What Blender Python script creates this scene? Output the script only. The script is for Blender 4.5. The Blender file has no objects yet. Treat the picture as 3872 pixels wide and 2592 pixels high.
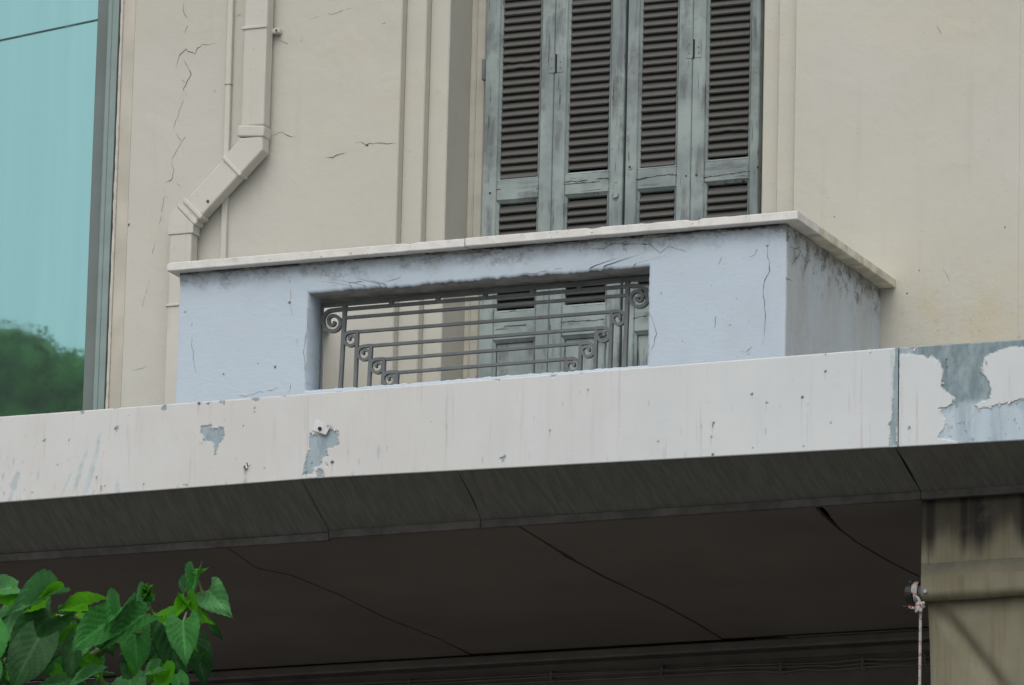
import bpy, bmesh, math, random
from mathutils import Vector, Matrix, noise as mnoise
random.seed(7)
R = math.radians
scene = bpy.context.scene
col = scene.collection

# ------------------------------------------------------------------ camera
F, YAW, PIT, ROL = 26987.0, 0.400803, 0.240195, 0.0244032      # focal length in photo pixels, angles
CAM = Vector((0.0, -23.8771, 1.65))
_fw = Vector((-math.sin(YAW)*math.cos(PIT), math.cos(YAW)*math.cos(PIT), math.sin(PIT)))
_r = Vector((math.cos(YAW), math.sin(YAW), 0)); _u = _r.cross(_fw)
_r2 = math.cos(ROL)*_r + math.sin(ROL)*_u
_u2 = -math.sin(ROL)*_r + math.cos(ROL)*_u
cam_data = bpy.data.cameras.new('camera')
cam = bpy.data.objects.new('camera', cam_data); col.objects.link(cam)
m = Matrix((_r2, _u2, -_fw)).transposed().to_4x4(); m.translation = CAM
cam.matrix_world = m
cam_data.sensor_width = 36.0
cam_data.lens = 36.0*F/3872.0
cam_data.clip_start = 0.1; cam_data.clip_end = 3000
cam_data.dof.use_dof = True
cam_data.dof.focus_distance = 26.0
cam_data.dof.aperture_fstop = 32.0
scene.camera = cam

# ------------------------------------------------------------------ world, sun, exposure
SUN_EL, SUN_AZ = R(52), R(171)
world = bpy.data.worlds.new('World'); scene.world = world; world.use_nodes = True
wn = world.node_tree.nodes; wl = world.node_tree.links
bg = wn['Background']; bg.inputs['Strength'].default_value = 0.13
sky = wn.new('ShaderNodeTexSky'); sky.sky_type = 'NISHITA'; sky.sun_disc = False
sky.sun_elevation = SUN_EL; sky.sun_rotation = SUN_AZ
sky.air_density = 1.0; sky.dust_density = 4.0; sky.ozone_density = 1.0
hs = wn.new('ShaderNodeHueSaturation'); hs.inputs['Saturation'].default_value = 0.34
wl.new(sky.outputs[0], hs.inputs['Color']); wl.new(hs.outputs[0], bg.inputs['Color'])
sun_d = bpy.data.lights.new('sun', 'SUN'); sun_d.energy = 0.6; sun_d.angle = R(70); sun_d.color = (1.0, 1.0, .97)
sun = bpy.data.objects.new('sun', sun_d); col.objects.link(sun)
# soft light through cloud, from high up over the street
sun_from = Vector((0.16*math.cos(SUN_EL), -0.98*math.cos(SUN_EL), math.sin(SUN_EL)))
sun.rotation_euler = sun_from.to_track_quat('Z', 'Y').to_euler()
sun.location = (-6, -12, 22)
scene.view_settings.view_transform = 'Standard'
scene.view_settings.look = 'None'
scene.view_settings.gamma = 1.0
scene.view_settings.use_curve_mapping = False
scene.view_settings.exposure = 0.12
scene.render.engine = 'CYCLES'
scene.cycles.use_denoising = True
scene.cycles.max_bounces = 8

# ------------------------------------------------------------------ measuring helpers
def ray(px, py):
    return _fw + _r2*((px-1936.0)/F) - _u2*((py-1296.0)/F)
def at(px, py, y):
    d = ray(px, py); return CAM + d*((y-CAM.y)/d.y)
def atd(px, py, dist):
    return CAM + ray(px, py)*dist

# ------------------------------------------------------------------ object helpers
def tag(o, label=None, cat=None, group=None, kind=None):
    if label: o['label'] = label
    if cat: o['category'] = cat
    if group: o['group'] = group
    if kind: o['kind'] = kind
    return o
def empty(name, loc, label=None, cat=None, group=None):
    o = bpy.data.objects.new(name, None); col.objects.link(o); o.location = loc
    o.empty_display_size = 0.1
    return tag(o, label, cat, group)
def link(name, me, mat, parent=None):
    o = bpy.data.objects.new(name, me); col.objects.link(o)
    if mat is not None and not me.materials:
        for mm in (mat if isinstance(mat, (list, tuple)) else [mat]): me.materials.append(mm)
    if parent is not None:
        o.parent = parent
        o.matrix_parent_inverse = Matrix.Translation(-root_loc(parent))
    return o
def root_loc(o):
    v = Vector((0, 0, 0))
    while o is not None:
        v += o.location; 
        if o.parent is not None: v -= root_loc(o.parent)
        o = o.parent
    return v
def from_bm(name, bm, mat, parent=None, smooth=False):
    me = bpy.data.meshes.new(name); bmesh.ops.recalc_face_normals(bm, faces=bm.faces)
    bm.to_mesh(me); bm.free()
    if smooth:
        for p in me.polygons: p.use_smooth = True
    return link(name, me, mat, parent)
def bm_box(bm, x0, x1, y0, y1, z0, z1, M=None):
    vs = [bm.verts.new((x, y, z)) for x in (x0, x1) for y in (y0, y1) for z in (z0, z1)]
    if M: 
        for v in vs: v.co = M @ v.co
    idx = [(0,1,3,2),(4,6,7,5),(0,4,5,1),(2,3,7,6),(0,2,6,4),(1,5,7,3)]
    return [bm.faces.new([vs[i] for i in f]) for f in idx]
def bevel(bm, w, seg=1):
    bmesh.ops.recalc_face_normals(bm, faces=bm.faces)
    es = [e for e in bm.edges if len(e.link_faces) == 2 and e.calc_face_angle() > 0.6]
    bmesh.ops.bevel(bm, geom=es, offset=w, segments=seg, affect='EDGES', profile=0.5, clamp_overlap=True)
def box(name, x0, x1, y0, y1, z0, z1, mat, parent=None, bv=0.0, seg=1):
    bm = bmesh.new(); bm_box(bm, x0, x1, y0, y1, z0, z1)
    if bv: bevel(bm, bv, seg)
    return from_bm(name, bm, mat, parent)
def prism(bm, pts, y0, y1):
    """polygon given as (x, z) pairs, from y0 (front) to y1 (back)"""
    a = [bm.verts.new((p[0], y0, p[1])) for p in pts]; b = [bm.verts.new((p[0], y1, p[1])) for p in pts]
    n = len(pts)
    bm.faces.new(a); bm.faces.new(b[::-1])
    for i in range(n): bm.faces.new([a[i], b[i], b[(i+1) % n], a[(i+1) % n]])
def sweep(bm, path, half_w, depth_front, depth_back, closed=False, wfun=None, y=None):
    """flat bar following an (x,z) path: half width in the plane, y0..y1 across"""
    n = len(path); P = [Vector((p[0], p[1])) for p in path]
    rings = []
    for i in range(n):
        a = P[max(i-1, 0)]; b = P[i]; c = P[min(i+1, n-1)]
        d1 = (b-a); d2 = (c-b)
        if d1.length < 1e-9: d1 = d2
        if d2.length < 1e-9: d2 = d1
        d1.normalize(); d2.normalize()
        t = (d1+d2); t.normalize()
        nrm = Vector((-t.y, t.x)); k = max(0.35, nrm.dot(Vector((-d1.y, d1.x))))
        w = (wfun(i/(n-1)) if wfun else half_w)/k
        L, Rr = b+nrm*w, b-nrm*w
        rings.append([bm.verts.new((q.x, yy, q.y)) for q, yy in ((L, depth_front), (Rr, depth_front), (Rr, depth_back), (L, depth_back))])
    for i in range(n-1):
        for k in range(4):
            bm.faces.new([rings[i][k], rings[i][(k+1) % 4], rings[i+1][(k+1) % 4], rings[i+1][k]])
    bm.faces.new(rings[0]); bm.faces.new(rings[-1][::-1])
def tube(bm, path, rad, n=8, cap=True):
    P = [Vector(p) for p in path]; rings = []
    up = Vector((0.13, 0.9, 0.31)).normalized()
    for i, p in enumerate(P):
        t = (P[min(i+1, len(P)-1)]-P[max(i-1, 0)]).normalized()
        a = t.cross(up)
        if a.length < 1e-4: a = t.cross(Vector((1, 0, 0)))
        a.normalize(); b = t.cross(a)
        r = rad(i/(len(P)-1)) if callable(rad) else rad
        rings.append([bm.verts.new(p + (a*math.cos(2*math.pi*k/n)+b*math.sin(2*math.pi*k/n))*r) for k in range(n)])
    for i in range(len(P)-1):
        for k in range(n):
            bm.faces.new([rings[i][k], rings[i][(k+1) % n], rings[i+1][(k+1) % n], rings[i+1][k]])
    if cap:
        bm.faces.new(rings[0]); bm.faces.new(rings[-1][::-1])
def smooth_path(pts, n):
    P = [Vector(p) for p in pts]; out = []
    segs = len(P)-1
    for s in range(n):
        u = s/(n-1)*segs; i = min(int(u), segs-1); t = u-i
        p0 = P[max(i-1, 0)]; p1 = P[i]; p2 = P[i+1]; p3 = P[min(i+2, segs)]
        out.append(0.5*((2*p1)+(p2-p0)*t+(2*p0-5*p1+4*p2-p3)*t*t+(3*p1-p0-3*p2+p3)*t**3))
    return out

# ------------------------------------------------------------------ materials
class Mat:
    def __init__(self, name, rough=0.8):
        self.m = bpy.data.materials.new(name); self.m.use_nodes = True
        self.t = self.m.node_tree; self.b = self.t.nodes['Principled BSDF']
        self.b.inputs['Roughness'].default_value = rough
        self.co = self.n('ShaderNodeTexCoord').outputs['Object']
    def n(self, typ, **kw):
        nd = self.t.nodes.new(typ)
        for k, v in kw.items(): setattr(nd, k, v)
        return nd
    def val(self, sock, v):
        if hasattr(v, 'is_output') or isinstance(v, bpy.types.NodeSocket): self.t.links.new(v, sock)
        else: sock.default_value = v
    def mapping(self, scale=(1,1,1), rot=(0,0,0), loc=(0,0,0)):
        q = self.n('ShaderNodeMapping'); self.t.links.new(self.co, q.inputs['Vector'])
        q.inputs['Scale'].default_value = scale; q.inputs['Rotation'].default_value = rot; q.inputs['Location'].default_value = loc
        return q.outputs[0]
    def noise(self, scale, detail=4, rough=.55, dist=0, vec=None):
        q = self.n('ShaderNodeTexNoise'); self.t.links.new(vec if vec is not None else self.co, q.inputs['Vector'])
        q.inputs['Scale'].default_value = scale; q.inputs['Detail'].default_value = detail
        q.inputs['Roughness'].default_value = rough; q.inputs['Distortion'].default_value = dist
        return q.outputs['Fac']
    def voro(self, scale, vec=None, feature='F1'):
        q = self.n('ShaderNodeTexVoronoi', feature=feature); self.t.links.new(vec if vec is not None else self.co, q.inputs['Vector'])
        q.inputs['Scale'].default_value = scale
        return q.outputs['Distance']
    def ramp(self, fac, a, b, lo=0.0, hi=1.0):
        q = self.n('ShaderNodeMapRange', clamp=True); self.t.links.new(fac, q.inputs['Value'])
        q.inputs['From Min'].default_value = a; q.inputs['From Max'].default_value = b
        q.inputs['To Min'].default_value = lo; q.inputs['To Max'].default_value = hi
        q.interpolation_type = 'SMOOTHSTEP'
        return q.outputs[0]
    def math(self, op, a, b=0.0):
        q = self.n('ShaderNodeMath', operation=op); self.val(q.inputs[0], a); self.val(q.inputs[1], b); return q.outputs[0]
    def mix(self, fac, a, b, mode='MIX'):
        q = self.n('ShaderNodeMix', data_type='RGBA', blend_type=mode)
        self.val(q.inputs['Factor'], fac)
        for s, v in (('A', a), ('B', b)):
            sock = [i for i in q.inputs if i.name == s and i.type == 'RGBA'][0]
            self.val(sock, (*v, 1) if isinstance(v, tuple) and len(v) == 3 else v)
        return [o for o in q.outputs if o.type == 'RGBA'][0]
    def attr(self, name):
        q = self.n('ShaderNodeAttribute', attribute_name=name); return q.outputs['Fac']
    def xyz(self):
        q = self.n('ShaderNodeSeparateXYZ'); self.t.links.new(self.co, q.inputs[0]); return q.outputs
    def color(self, c): self.val(self.b.inputs['Base Color'], (*c, 1) if isinstance(c, tuple) and len(c) == 3 else c)
    def bump(self, h, strength=.3, dist=.01, prev=None):
        q = self.n('ShaderNodeBump'); q.inputs['Strength'].default_value = strength; q.inputs['Distance'].default_value = dist
        self.t.links.new(h, q.inputs['Height'])
        if prev is not None: self.t.links.new(prev, q.inputs['Normal'])
        self.t.links.new(q.outputs[0], self.b.inputs['Normal']); return q.outputs[0]

def plain(name, c, rough=.7, metal=0.0, var=.15, scale=20):
    M = Mat(name, rough); M.b.inputs['Metallic'].default_value = metal
    f = M.ramp(M.noise(scale), .3, .7)
    M.color(M.mix(f, tuple(v*(1-var) for v in c), tuple(min(1, v*(1+var)) for v in c)))
    M.bump(M.noise(scale*6), .12, .003)
    return M.m

def make_wall_mat():
    M = Mat('cream_wall_paint', .85)
    base = M.mix(M.ramp(M.noise(.9, 3), .35, .65), (.515, .505, .44), (.54, .535, .48))
    yel = M.ramp(M.noise(1.7, 5, .6), .52, .75, 0, .55)
    c = M.mix(yel, base, (.57, .53, .42))
    streak = M.ramp(M.noise(5, 5, .6, vec=M.mapping((3, 3, .22))), .55, .8, 0, .22)
    c = M.mix(streak, c, (.36, .34, .29))
    spots = M.ramp(M.noise(55, 2, .5), .70, .76, 0, .35)
    c = M.mix(spots, c, (.3, .28, .24))
    # flaking, grimy paint low on the wall to the right of the balcony and beside the rain pipe
    x, y, z = M.xyz()
    r1 = M.ramp(x, -8.75, -8.45); r2 = M.ramp(x, -8.25, -7.95, 1, 0); r3 = M.ramp(z, 8.4, 7.9)
    zone = M.math('MULTIPLY', M.math('MULTIPLY', r1, r2), r3)
    l1 = M.ramp(x, -11.42, -11.30); l2 = M.ramp(x, -11.06, -11.02, 1, 0); l3 = M.ramp(z, 8.5, 7.8)
    zone = M.math('ADD', zone, M.math('MULTIPLY', M.math('MULTIPLY', l1, l2), l3))
    zz = M.math('MULTIPLY', zone, M.ramp(M.noise(6, 6, .65), .35, .7))
    c = M.mix(M.math('MULTIPLY', zz, .75), c, (.50, .45, .31))
    moss = M.math('MULTIPLY', zone, M.ramp(M.noise(38, 6, .7), .56, .72, 0, .6))
    c = M.mix(moss, c, (.30, .27, .19))
    M.color(c)
    h = M.math('ADD', M.noise(240, 3), M.math('MULTIPLY', M.noise(14, 4), 2.2))
    h = M.math('ADD', h, M.math('MULTIPLY', M.noise(3.2, 3, .5, dist=.5), 9.0))
    h = M.math('ADD', h, M.math('MULTIPLY', M.math('MULTIPLY', zone, M.noise(45, 5, .7)), 3.0))
    M.bump(h, .25, .004)
    return M.m
def make_blue(name, greying):
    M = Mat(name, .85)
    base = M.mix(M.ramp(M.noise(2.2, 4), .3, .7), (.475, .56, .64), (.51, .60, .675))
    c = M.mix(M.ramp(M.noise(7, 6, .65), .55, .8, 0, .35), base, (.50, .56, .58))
    c = M.mix(M.ramp(M.noise(3.1, 6, .7, vec=M.mapping((1.4, 1.4, .5), loc=(3, 1, 7))), .42 if greying else .5, .72, .25*greying, .25+.55*greying), c, (.40, .415, .405) if greying else (.41, .46, .50))
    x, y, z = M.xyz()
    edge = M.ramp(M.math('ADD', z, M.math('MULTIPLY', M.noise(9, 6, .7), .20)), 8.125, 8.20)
    c = M.mix(M.math('MULTIPLY', edge, .40+.25*greying), c, (.20, .195, .18))
    mold = M.math('MULTIPLY', M.ramp(M.noise(21, 9, .78), .47, .60), M.ramp(M.math('ADD', z, M.math('MULTIPLY', M.noise(6, 4), .22)), 8.125, 8.20) if not greying else M.ramp(M.math('ADD', z, M.math('MULTIPLY', M.noise(5, 4), .34)), 8.09, 8.24))
    c = M.mix(M.math('MULTIPLY', mold, .5+.35*greying), c, (.085, .083, .072))
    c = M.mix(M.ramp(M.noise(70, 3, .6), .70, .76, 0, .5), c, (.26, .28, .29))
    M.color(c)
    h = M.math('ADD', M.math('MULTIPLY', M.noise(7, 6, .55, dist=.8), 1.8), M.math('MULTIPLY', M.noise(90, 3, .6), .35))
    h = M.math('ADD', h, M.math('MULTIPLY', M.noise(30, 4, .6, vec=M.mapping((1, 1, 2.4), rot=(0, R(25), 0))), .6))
    M.bump(h, .19 if not greying else .35, .008)
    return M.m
def make_marble():
    M = Mat('white_marble', .55)
    v = M.ramp(M.noise(6, 7, .65, dist=1.6), .44, .56)
    c = M.mix(v, (.655, .645, .61), (.715, .71, .68))
    c = M.mix(M.ramp(M.noise(11, 6, .7), .56, .75, 0, .55), c, (.40, .375, .33))
    c = M.mix(M.ramp(M.noise(60, 4, .7), .63, .70, 0, .75), c, (.17, .155, .13))
    M.color(c); M.bump(M.noise(120, 4), .2, .003)
    return M.m
def make_fascia():
    M = Mat('peeling_white_fascia_paint', .55)
    x, y, z = M.xyz()
    blue = M.ramp(M.math('ADD', x, M.math('MULTIPLY', M.noise(2.2, 4), .9)), -9.2, -7.6)
    c = M.mix(blue, (.605, .605, .585), (.585, .625, .635))
    c = M.mix(M.ramp(M.noise(4, 5, .6, vec=M.mapping((1, 1, .35))), .4, .7, 0, .6), c, (.655, .67, .67))
    c = M.mix(M.ramp(M.noise(9, 6, .65, vec=M.mapping((2.6, 1, .16))), .54, .74, 0, .32), c, (.46, .435, .405))
    c = M.mix(M.ramp(M.noise(26, 5, .6, vec=M.mapping((2.6, 1, .12), rot=(0, R(7), 0))), .61, .72, 0, .34), c, (.39, .355, .32))
    c = M.mix(M.ramp(M.noise(42, 4, .6), .71, .75, 0, .7), c, (.33, .36, .37))
    bare = M.mix(M.ramp(M.noise(17, 7, .7, vec=M.mapping((1.4, 1, .6))), .38, .66), (.155, .225, .25), (.29, .365, .39))
    pale = M.mix(M.ramp(M.noise(30, 5, .6), .35, .65), (.40, .47, .50), (.52, .60, .63))
    peel = M.attr('peel'); streak = M.attr('streak'); dark = M.attr('spot')
    c = M.mix(streak, c, pale)
    bare = M.mix(M.math('MULTIPLY', M.attr('washed'), M.ramp(M.noise(16, 5, .6, vec=M.mapping((1.6, 1, .25))), .22, .62, .35, 1)), bare, (.47, .565, .63))
    peel = M.math('MULTIPLY', peel, M.ramp(M.noise(75, 5, .7, vec=M.mapping((1, 1, .5))), .62, .70, 1, .45))
    c = M.mix(peel, c, bare)
    c = M.mix(dark, c, (.045, .04, .035))
    M.color(c)
    inv = M.math('SUBTRACT', 1.0, peel)
    n1 = M.bump(inv, .9, .004)
    M.bump(M.math('ADD', M.noise(3.5, 3), M.math('MULTIPLY', M.noise(120, 3), .06)), .25, .02, n1)
    return M.m
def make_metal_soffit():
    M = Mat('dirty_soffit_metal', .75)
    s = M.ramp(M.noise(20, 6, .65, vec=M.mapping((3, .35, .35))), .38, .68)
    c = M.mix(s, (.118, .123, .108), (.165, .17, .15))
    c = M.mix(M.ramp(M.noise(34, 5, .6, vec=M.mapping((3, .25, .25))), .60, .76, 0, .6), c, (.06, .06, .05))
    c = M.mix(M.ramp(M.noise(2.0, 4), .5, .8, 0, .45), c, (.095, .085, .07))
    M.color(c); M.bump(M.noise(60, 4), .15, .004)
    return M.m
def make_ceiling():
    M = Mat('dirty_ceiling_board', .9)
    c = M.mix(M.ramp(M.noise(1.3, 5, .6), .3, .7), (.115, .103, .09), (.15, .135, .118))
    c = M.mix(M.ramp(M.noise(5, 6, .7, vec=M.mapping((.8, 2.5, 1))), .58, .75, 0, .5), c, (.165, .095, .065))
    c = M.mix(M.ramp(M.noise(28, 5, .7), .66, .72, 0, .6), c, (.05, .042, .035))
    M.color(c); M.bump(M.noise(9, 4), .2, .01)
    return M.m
def make_wood(name, vertical):
    M = Mat(name, .75)
    sc = (1, 1, .055) if vertical else (.055, 1, 1)
    sc2 = (1, 1, .10) if vertical else (.10, 1, 1)
    c = M.mix(M.ramp(M.noise(5, 5, .6), .35, .68), (.205, .248, .245), (.315, .375, .362))
    grey = M.ramp(M.noise(28, 6, .65, vec=M.mapping(sc2)), .44, .60, 0, .9)
    patch = M.ramp(M.noise(7, 5, .65, vec=M.mapping(loc=(5, 2, 1))), .42, .62)
    c = M.mix(M.math('MULTIPLY', grey, patch), c, (.135, .15, .155))
    cr = M.ramp(M.noise(70, 5, .62, dist=.35, vec=M.mapping(sc)), .60, .67)
    crp = M.ramp(M.noise(9, 4, .6, vec=M.mapping(loc=(1, 9, 4))), .40, .55)
    crack = M.math('MULTIPLY', cr, crp)
    c = M.mix(M.math('MULTIPLY', crack, .85), c, (.03, .03, .03))
    c = M.mix(M.ramp(M.noise(45, 4, .6), .68, .74, 0, .7), c, (.07, .065, .06))
    M.color(c)
    n1 = M.bump(M.math('SUBTRACT', M.math('MULTIPLY', M.noise(60, 5, .6, vec=M.mapping(sc2)), .5), crack), .45, .004)
    return M.m
def make_slat():
    M = Mat('weathered_slat_paint', .85)
    c = M.mix(M.ramp(M.noise(26, 6, .6, vec=M.mapping((.1, 1, 1))), .3, .7), (.074, .074, .069), (.106, .105, .098))
    c = M.mix(M.ramp(M.noise(60, 5, .6, vec=M.mapping((.06, 1, 1))), .62, .72, 0, .8), c, (.045, .036, .030))
    M.color(c); M.bump(M.noise(80, 4, vec=M.mapping((.08, 1, 1))), .3, .003)
    return M.m
def make_fabric():
    M = Mat('stained_awning_canvas', .9)
    x, y, z = M.xyz()
    c = M.mix(M.ramp(M.noise(3, 5, .6), .3, .7), (.18, .168, .112), (.235, .224, .158))
    c = M.mix(M.ramp(M.noise(14, 6, .65, vec=M.mapping((2.2, 1, .13))), .42, .66, 0, .42), c, (.13, .095, .045))
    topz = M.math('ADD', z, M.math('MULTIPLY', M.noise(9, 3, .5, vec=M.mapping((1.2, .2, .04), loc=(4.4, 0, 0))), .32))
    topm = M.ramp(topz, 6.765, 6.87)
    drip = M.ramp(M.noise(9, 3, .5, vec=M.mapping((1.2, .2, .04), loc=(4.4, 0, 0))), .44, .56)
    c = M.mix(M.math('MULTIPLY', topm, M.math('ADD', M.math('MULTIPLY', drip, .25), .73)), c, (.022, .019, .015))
    c = M.mix(M.ramp(M.noise(8, 5, .7, vec=M.mapping(loc=(2, 2, 9))), .58, .8, 0, .5), c, (.15, .14, .11))
    M.color(c)
    wv = M.noise(400, 2)
    M.bump(M.math('ADD', M.math('MULTIPLY', wv, .3), M.noise(7, 3, vec=M.mapping((1, 1, .2)))), .25, .006)
    return M.m
def make_grey_fabric(zh):
    M = Mat('grimy_hem_canvas', .9)
    x, y, z = M.xyz()
    g = M.ramp(M.math('ADD', z, M.math('MULTIPLY', M.noise(9, 5, .65), .05)), zh-.045, zh+.035)
    c = M.mix(g, (.205, .19, .118), M.mix(M.ramp(M.noise(6, 6, .7), .35, .7), (.10, .098, .08), (.18, .172, .13)))
    M.color(c); M.bump(M.noise(400, 2), .15, .002)
    return M.m
def make_rope():
    M = Mat('white_rope_red_flecks', .9)
    x, y, z = M.xyz()
    st = M.math('FRACT', M.math('MULTIPLY', z, 24.5))
    xs = M.math('GREATER_THAN', M.math('ABSOLUTE', M.math('SUBTRACT', st, .5)), .36)
    fl = M.math('MULTIPLY', xs, M.ramp(M.noise(170, 1), .50, .53))
    M.color(M.mix(fl, M.mix(M.noise(300, 2), (.34, .335, .315), (.52, .51, .48)), (.30, .03, .02)))
    q = M.n('ShaderNodeTexWave', wave_type='BANDS', bands_direction='DIAGONAL'); M.t.links.new(M.co, q.inputs['Vector']); q.inputs['Scale'].default_value = 120
    M.bump(q.outputs['Fac'], .5, .002)
    return M.m
def make_glass():
    M = Mat('teal_reflective_glass', .06)
    b = M.b
    streak = M.ramp(M.noise(4, 6, .6, vec=M.mapping((2.2, 1, .08))), .35, .7)
    M.color(M.mix(streak, (.325, .605, .595), (.36, .645, .63)))
    b.inputs['Metallic'].default_value = 1.0
    dirt = M.ramp(M.noise(9, 6, .65, vec=M.mapping((1.6, 1, .15))), .45, .8, .012, .024)
    M.t.links.new(dirt, b.inputs['Roughness'])
    df = M.n('ShaderNodeBsdfDiffuse'); df.inputs['Color'].default_value = (.19, .26, .245, 1)
    mx = M.n('ShaderNodeMixShader'); mx.inputs[0].default_value = .17
    out = M.t.nodes['Material Output']
    M.t.links.new(b.outputs[0], mx.inputs[1]); M.t.links.new(df.outputs[0], mx.inputs[2]); M.t.links.new(mx.outputs[0], out.inputs[0])
    M.bump(M.noise(1.6, 2), .004, .02)
    return M.m
def make_leaf(name, c1, c2, trans, spec=.16):
    M = Mat(name, .5)
    info = M.n('ShaderNodeObjectInfo').outputs['Random']
    c = M.mix(M.ramp(M.noise(3, 3), .3, .7), c1, c2)
    hv = M.n('ShaderNodeHueSaturation'); M.t.links.new(c, hv.inputs['Color'])
    M.val(hv.inputs['Value'], M.math('ADD', M.math('MULTIPLY', info, .5), .75))
    vein = M.attr('vein')
    cc = M.mix(M.math('MULTIPLY', vein, .45), hv.outputs[0], tuple(min(1, v*1.9+.02) for v in c2))
    M.color(cc)
    M.b.inputs['Specular IOR Level'].default_value = spec
    M.bump(M.noise(28, 3), .12, .02)
    tr = M.n('ShaderNodeBsdfTranslucent'); M.t.links.new(M.mix(.5, cc, tuple((v*1.6) for v in c2)), tr.inputs['Color'])
    mx = M.n('ShaderNodeMixShader'); mx.inputs[0].default_value = trans
    out = M.t.nodes['Material Output']
    M.t.links.new(M.b.outputs[0], mx.inputs[1]); M.t.links.new(tr.outputs[0], mx.inputs[2]); M.t.links.new(mx.outputs[0], out.inputs[0])
    return M.m

WALL = make_wall_mat()
TAN = plain('ochre_plaster_edge', (.50, .475, .405), .9, 0, .1, 5)
LEDGE = plain('rough_pale_plaster', (.52, .50, .45), .95, 0, .12, 40)
STRIP = plain('cream_frame_paint', (.49, .475, .41), .7, 0, .08, 10)
BLUE = make_blue('pale_blue_plaster', 0.0)
BLUESIDE = make_blue('greyer_pale_blue_plaster', 1.0)  # greyer, darker, more mottled blue for the right return; mould increases towards the top
MARBLE = make_marble()
FASCIA = make_fascia()
SOFFIT = make_metal_soffit()
CEIL = make_ceiling()
EDGE = plain('dark_edge_metal', (.075, .072, .068), .7, 0, .35, 14)
WOODV = make_wood('weathered_teal_paint_upright', True)
WOODH = make_wood('weathered_teal_paint_level', False)
SLAT = make_slat()
def make_iron():
    M = Mat('dark_grey_iron_paint', .6)
    c = M.mix(M.ramp(M.noise(14, 5, .65), .3, .7), (.115, .127, .132), (.155, .168, .172))
    c = M.mix(M.ramp(M.noise(60, 4, .65), .66, .73, 0, .7), c, (.095, .06, .04))
    c = M.mix(M.ramp(M.noise(33, 4, .65), .70, .76, 0, .6), c, (.25, .25, .24))
    M.color(c); M.bump(M.noise(150, 4), .35, .003); return M.m
IRON = make_iron()
def make_pipe():
    M = Mat('cream_pipe_paint', .6)
    c = M.mix(M.ramp(M.noise(3, 4, .6), .3, .7), (.54, .525, .465), (.57, .565, .515))
    c = M.mix(M.ramp(M.noise(13, 6, .65, vec=M.mapping((2, 2, .2))), .54, .74, 0, .32), c, (.36, .32, .25))
    c = M.mix(M.ramp(M.noise(48, 4, .65), .66, .72, 0, .55), c, (.27, .24, .19))
    M.color(c); M.bump(M.noise(22, 3), .2, .004); return M.m
PIPE = make_pipe()
FRAME_L = plain('pale_green_grey_frame', (.225, .30, .285), .5, 0, .08, 6)
FRAME_D = plain('dark_green_grey_frame', (.145, .18, .172), .6, 0, .08, 6)
BLACK = plain('black_sealant', (.02, .02, .02), .9, 0, .1, 30)
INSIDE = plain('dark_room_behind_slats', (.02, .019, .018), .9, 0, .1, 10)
CRACK = plain('dark_crack', (.21, .195, .165), 1.0, 0, .4, 60)
CRACK_D = plain('deep_crack', (.045, .04, .035), 1.0, 0, .4, 60)
FABRIC = make_fabric()
ROPE = make_rope()
PLASTIC = plain('black_plastic', (.02, .02, .022), .45, 0, .2, 40)
STEEL = plain('dull_zinc', (.36, .40, .42), .5, .6, .15, 40)
RUST = plain('rusty_iron', (.10, .06, .04), .9, 0, .3, 60)
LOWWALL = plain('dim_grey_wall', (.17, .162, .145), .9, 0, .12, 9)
GLASS = make_glass()
BARK = plain('grey_brown_bark', (.10, .08, .055), .95, 0, .3, 30)
STEM = plain('green_stem', (.14, .17, .06), .6, 0, .15, 40)
LEAF_DARK = make_leaf('dark_green_leaf', (.013, .062, .014), (.026, .10, .026), .2)
LEAF_MID = make_leaf('mid_green_leaf', (.026, .145, .024), (.045, .21, .042), .28)
LEAF_PALE = make_leaf('pale_green_leaf', (.055, .185, .058), (.085, .25, .085), .28)
LEAF_LIME = make_leaf('young_lime_leaf', (.05, .24, .006), (.095, .34, .014), .55)
ASPHALT = plain('grey_asphalt', (.06, .06, .06), .9, 0, .2, 30)
PAVING = plain('concrete_paving', (.24, .23, .215), .9, 0, .15, 12)
KERBM = plain('kerb_stone', (.28, .27, .26), .85, 0, .12, 12)
TILE = plain('pale_floor_tile', (.48, .45, .40), .6, 0, .1, 8)
CABLEM = plain('black_cable', (.02, .02, .02), .7, 0, .1, 20)

# ------------------------------------------------------------------ ground
def sheet(name, x0, x1, y0, y1, z, mat):
    bm = bmesh.new(); bm.faces.new([bm.verts.new(p) for p in ((x0, y0, z), (x1, y0, z), (x1, y1, z), (x0, y1, z))])
    return tag(from_bm(name, bm, mat), kind='structure')
sheet('ground', -900, 900, -900, 900, -0.02, plain('dusty_earth', (.14, .125, .10), .95, 0, .2, 4))
sheet('road', -300, 300, -19.0, -6.0, 0.0, ASPHALT)
tag(box('pavement', -60, 60, -5.85, 0.6, -0.02, .13, PAVING), kind='structure')
tag(box('kerb', -60, 60, -6.0, -5.85, -0.02, .135, KERBM, None, .01), kind='structure')
tag(box('far_pavement', -60, 60, -30.0, -19.0, -0.02, .012, PAVING), kind='structure')

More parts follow.
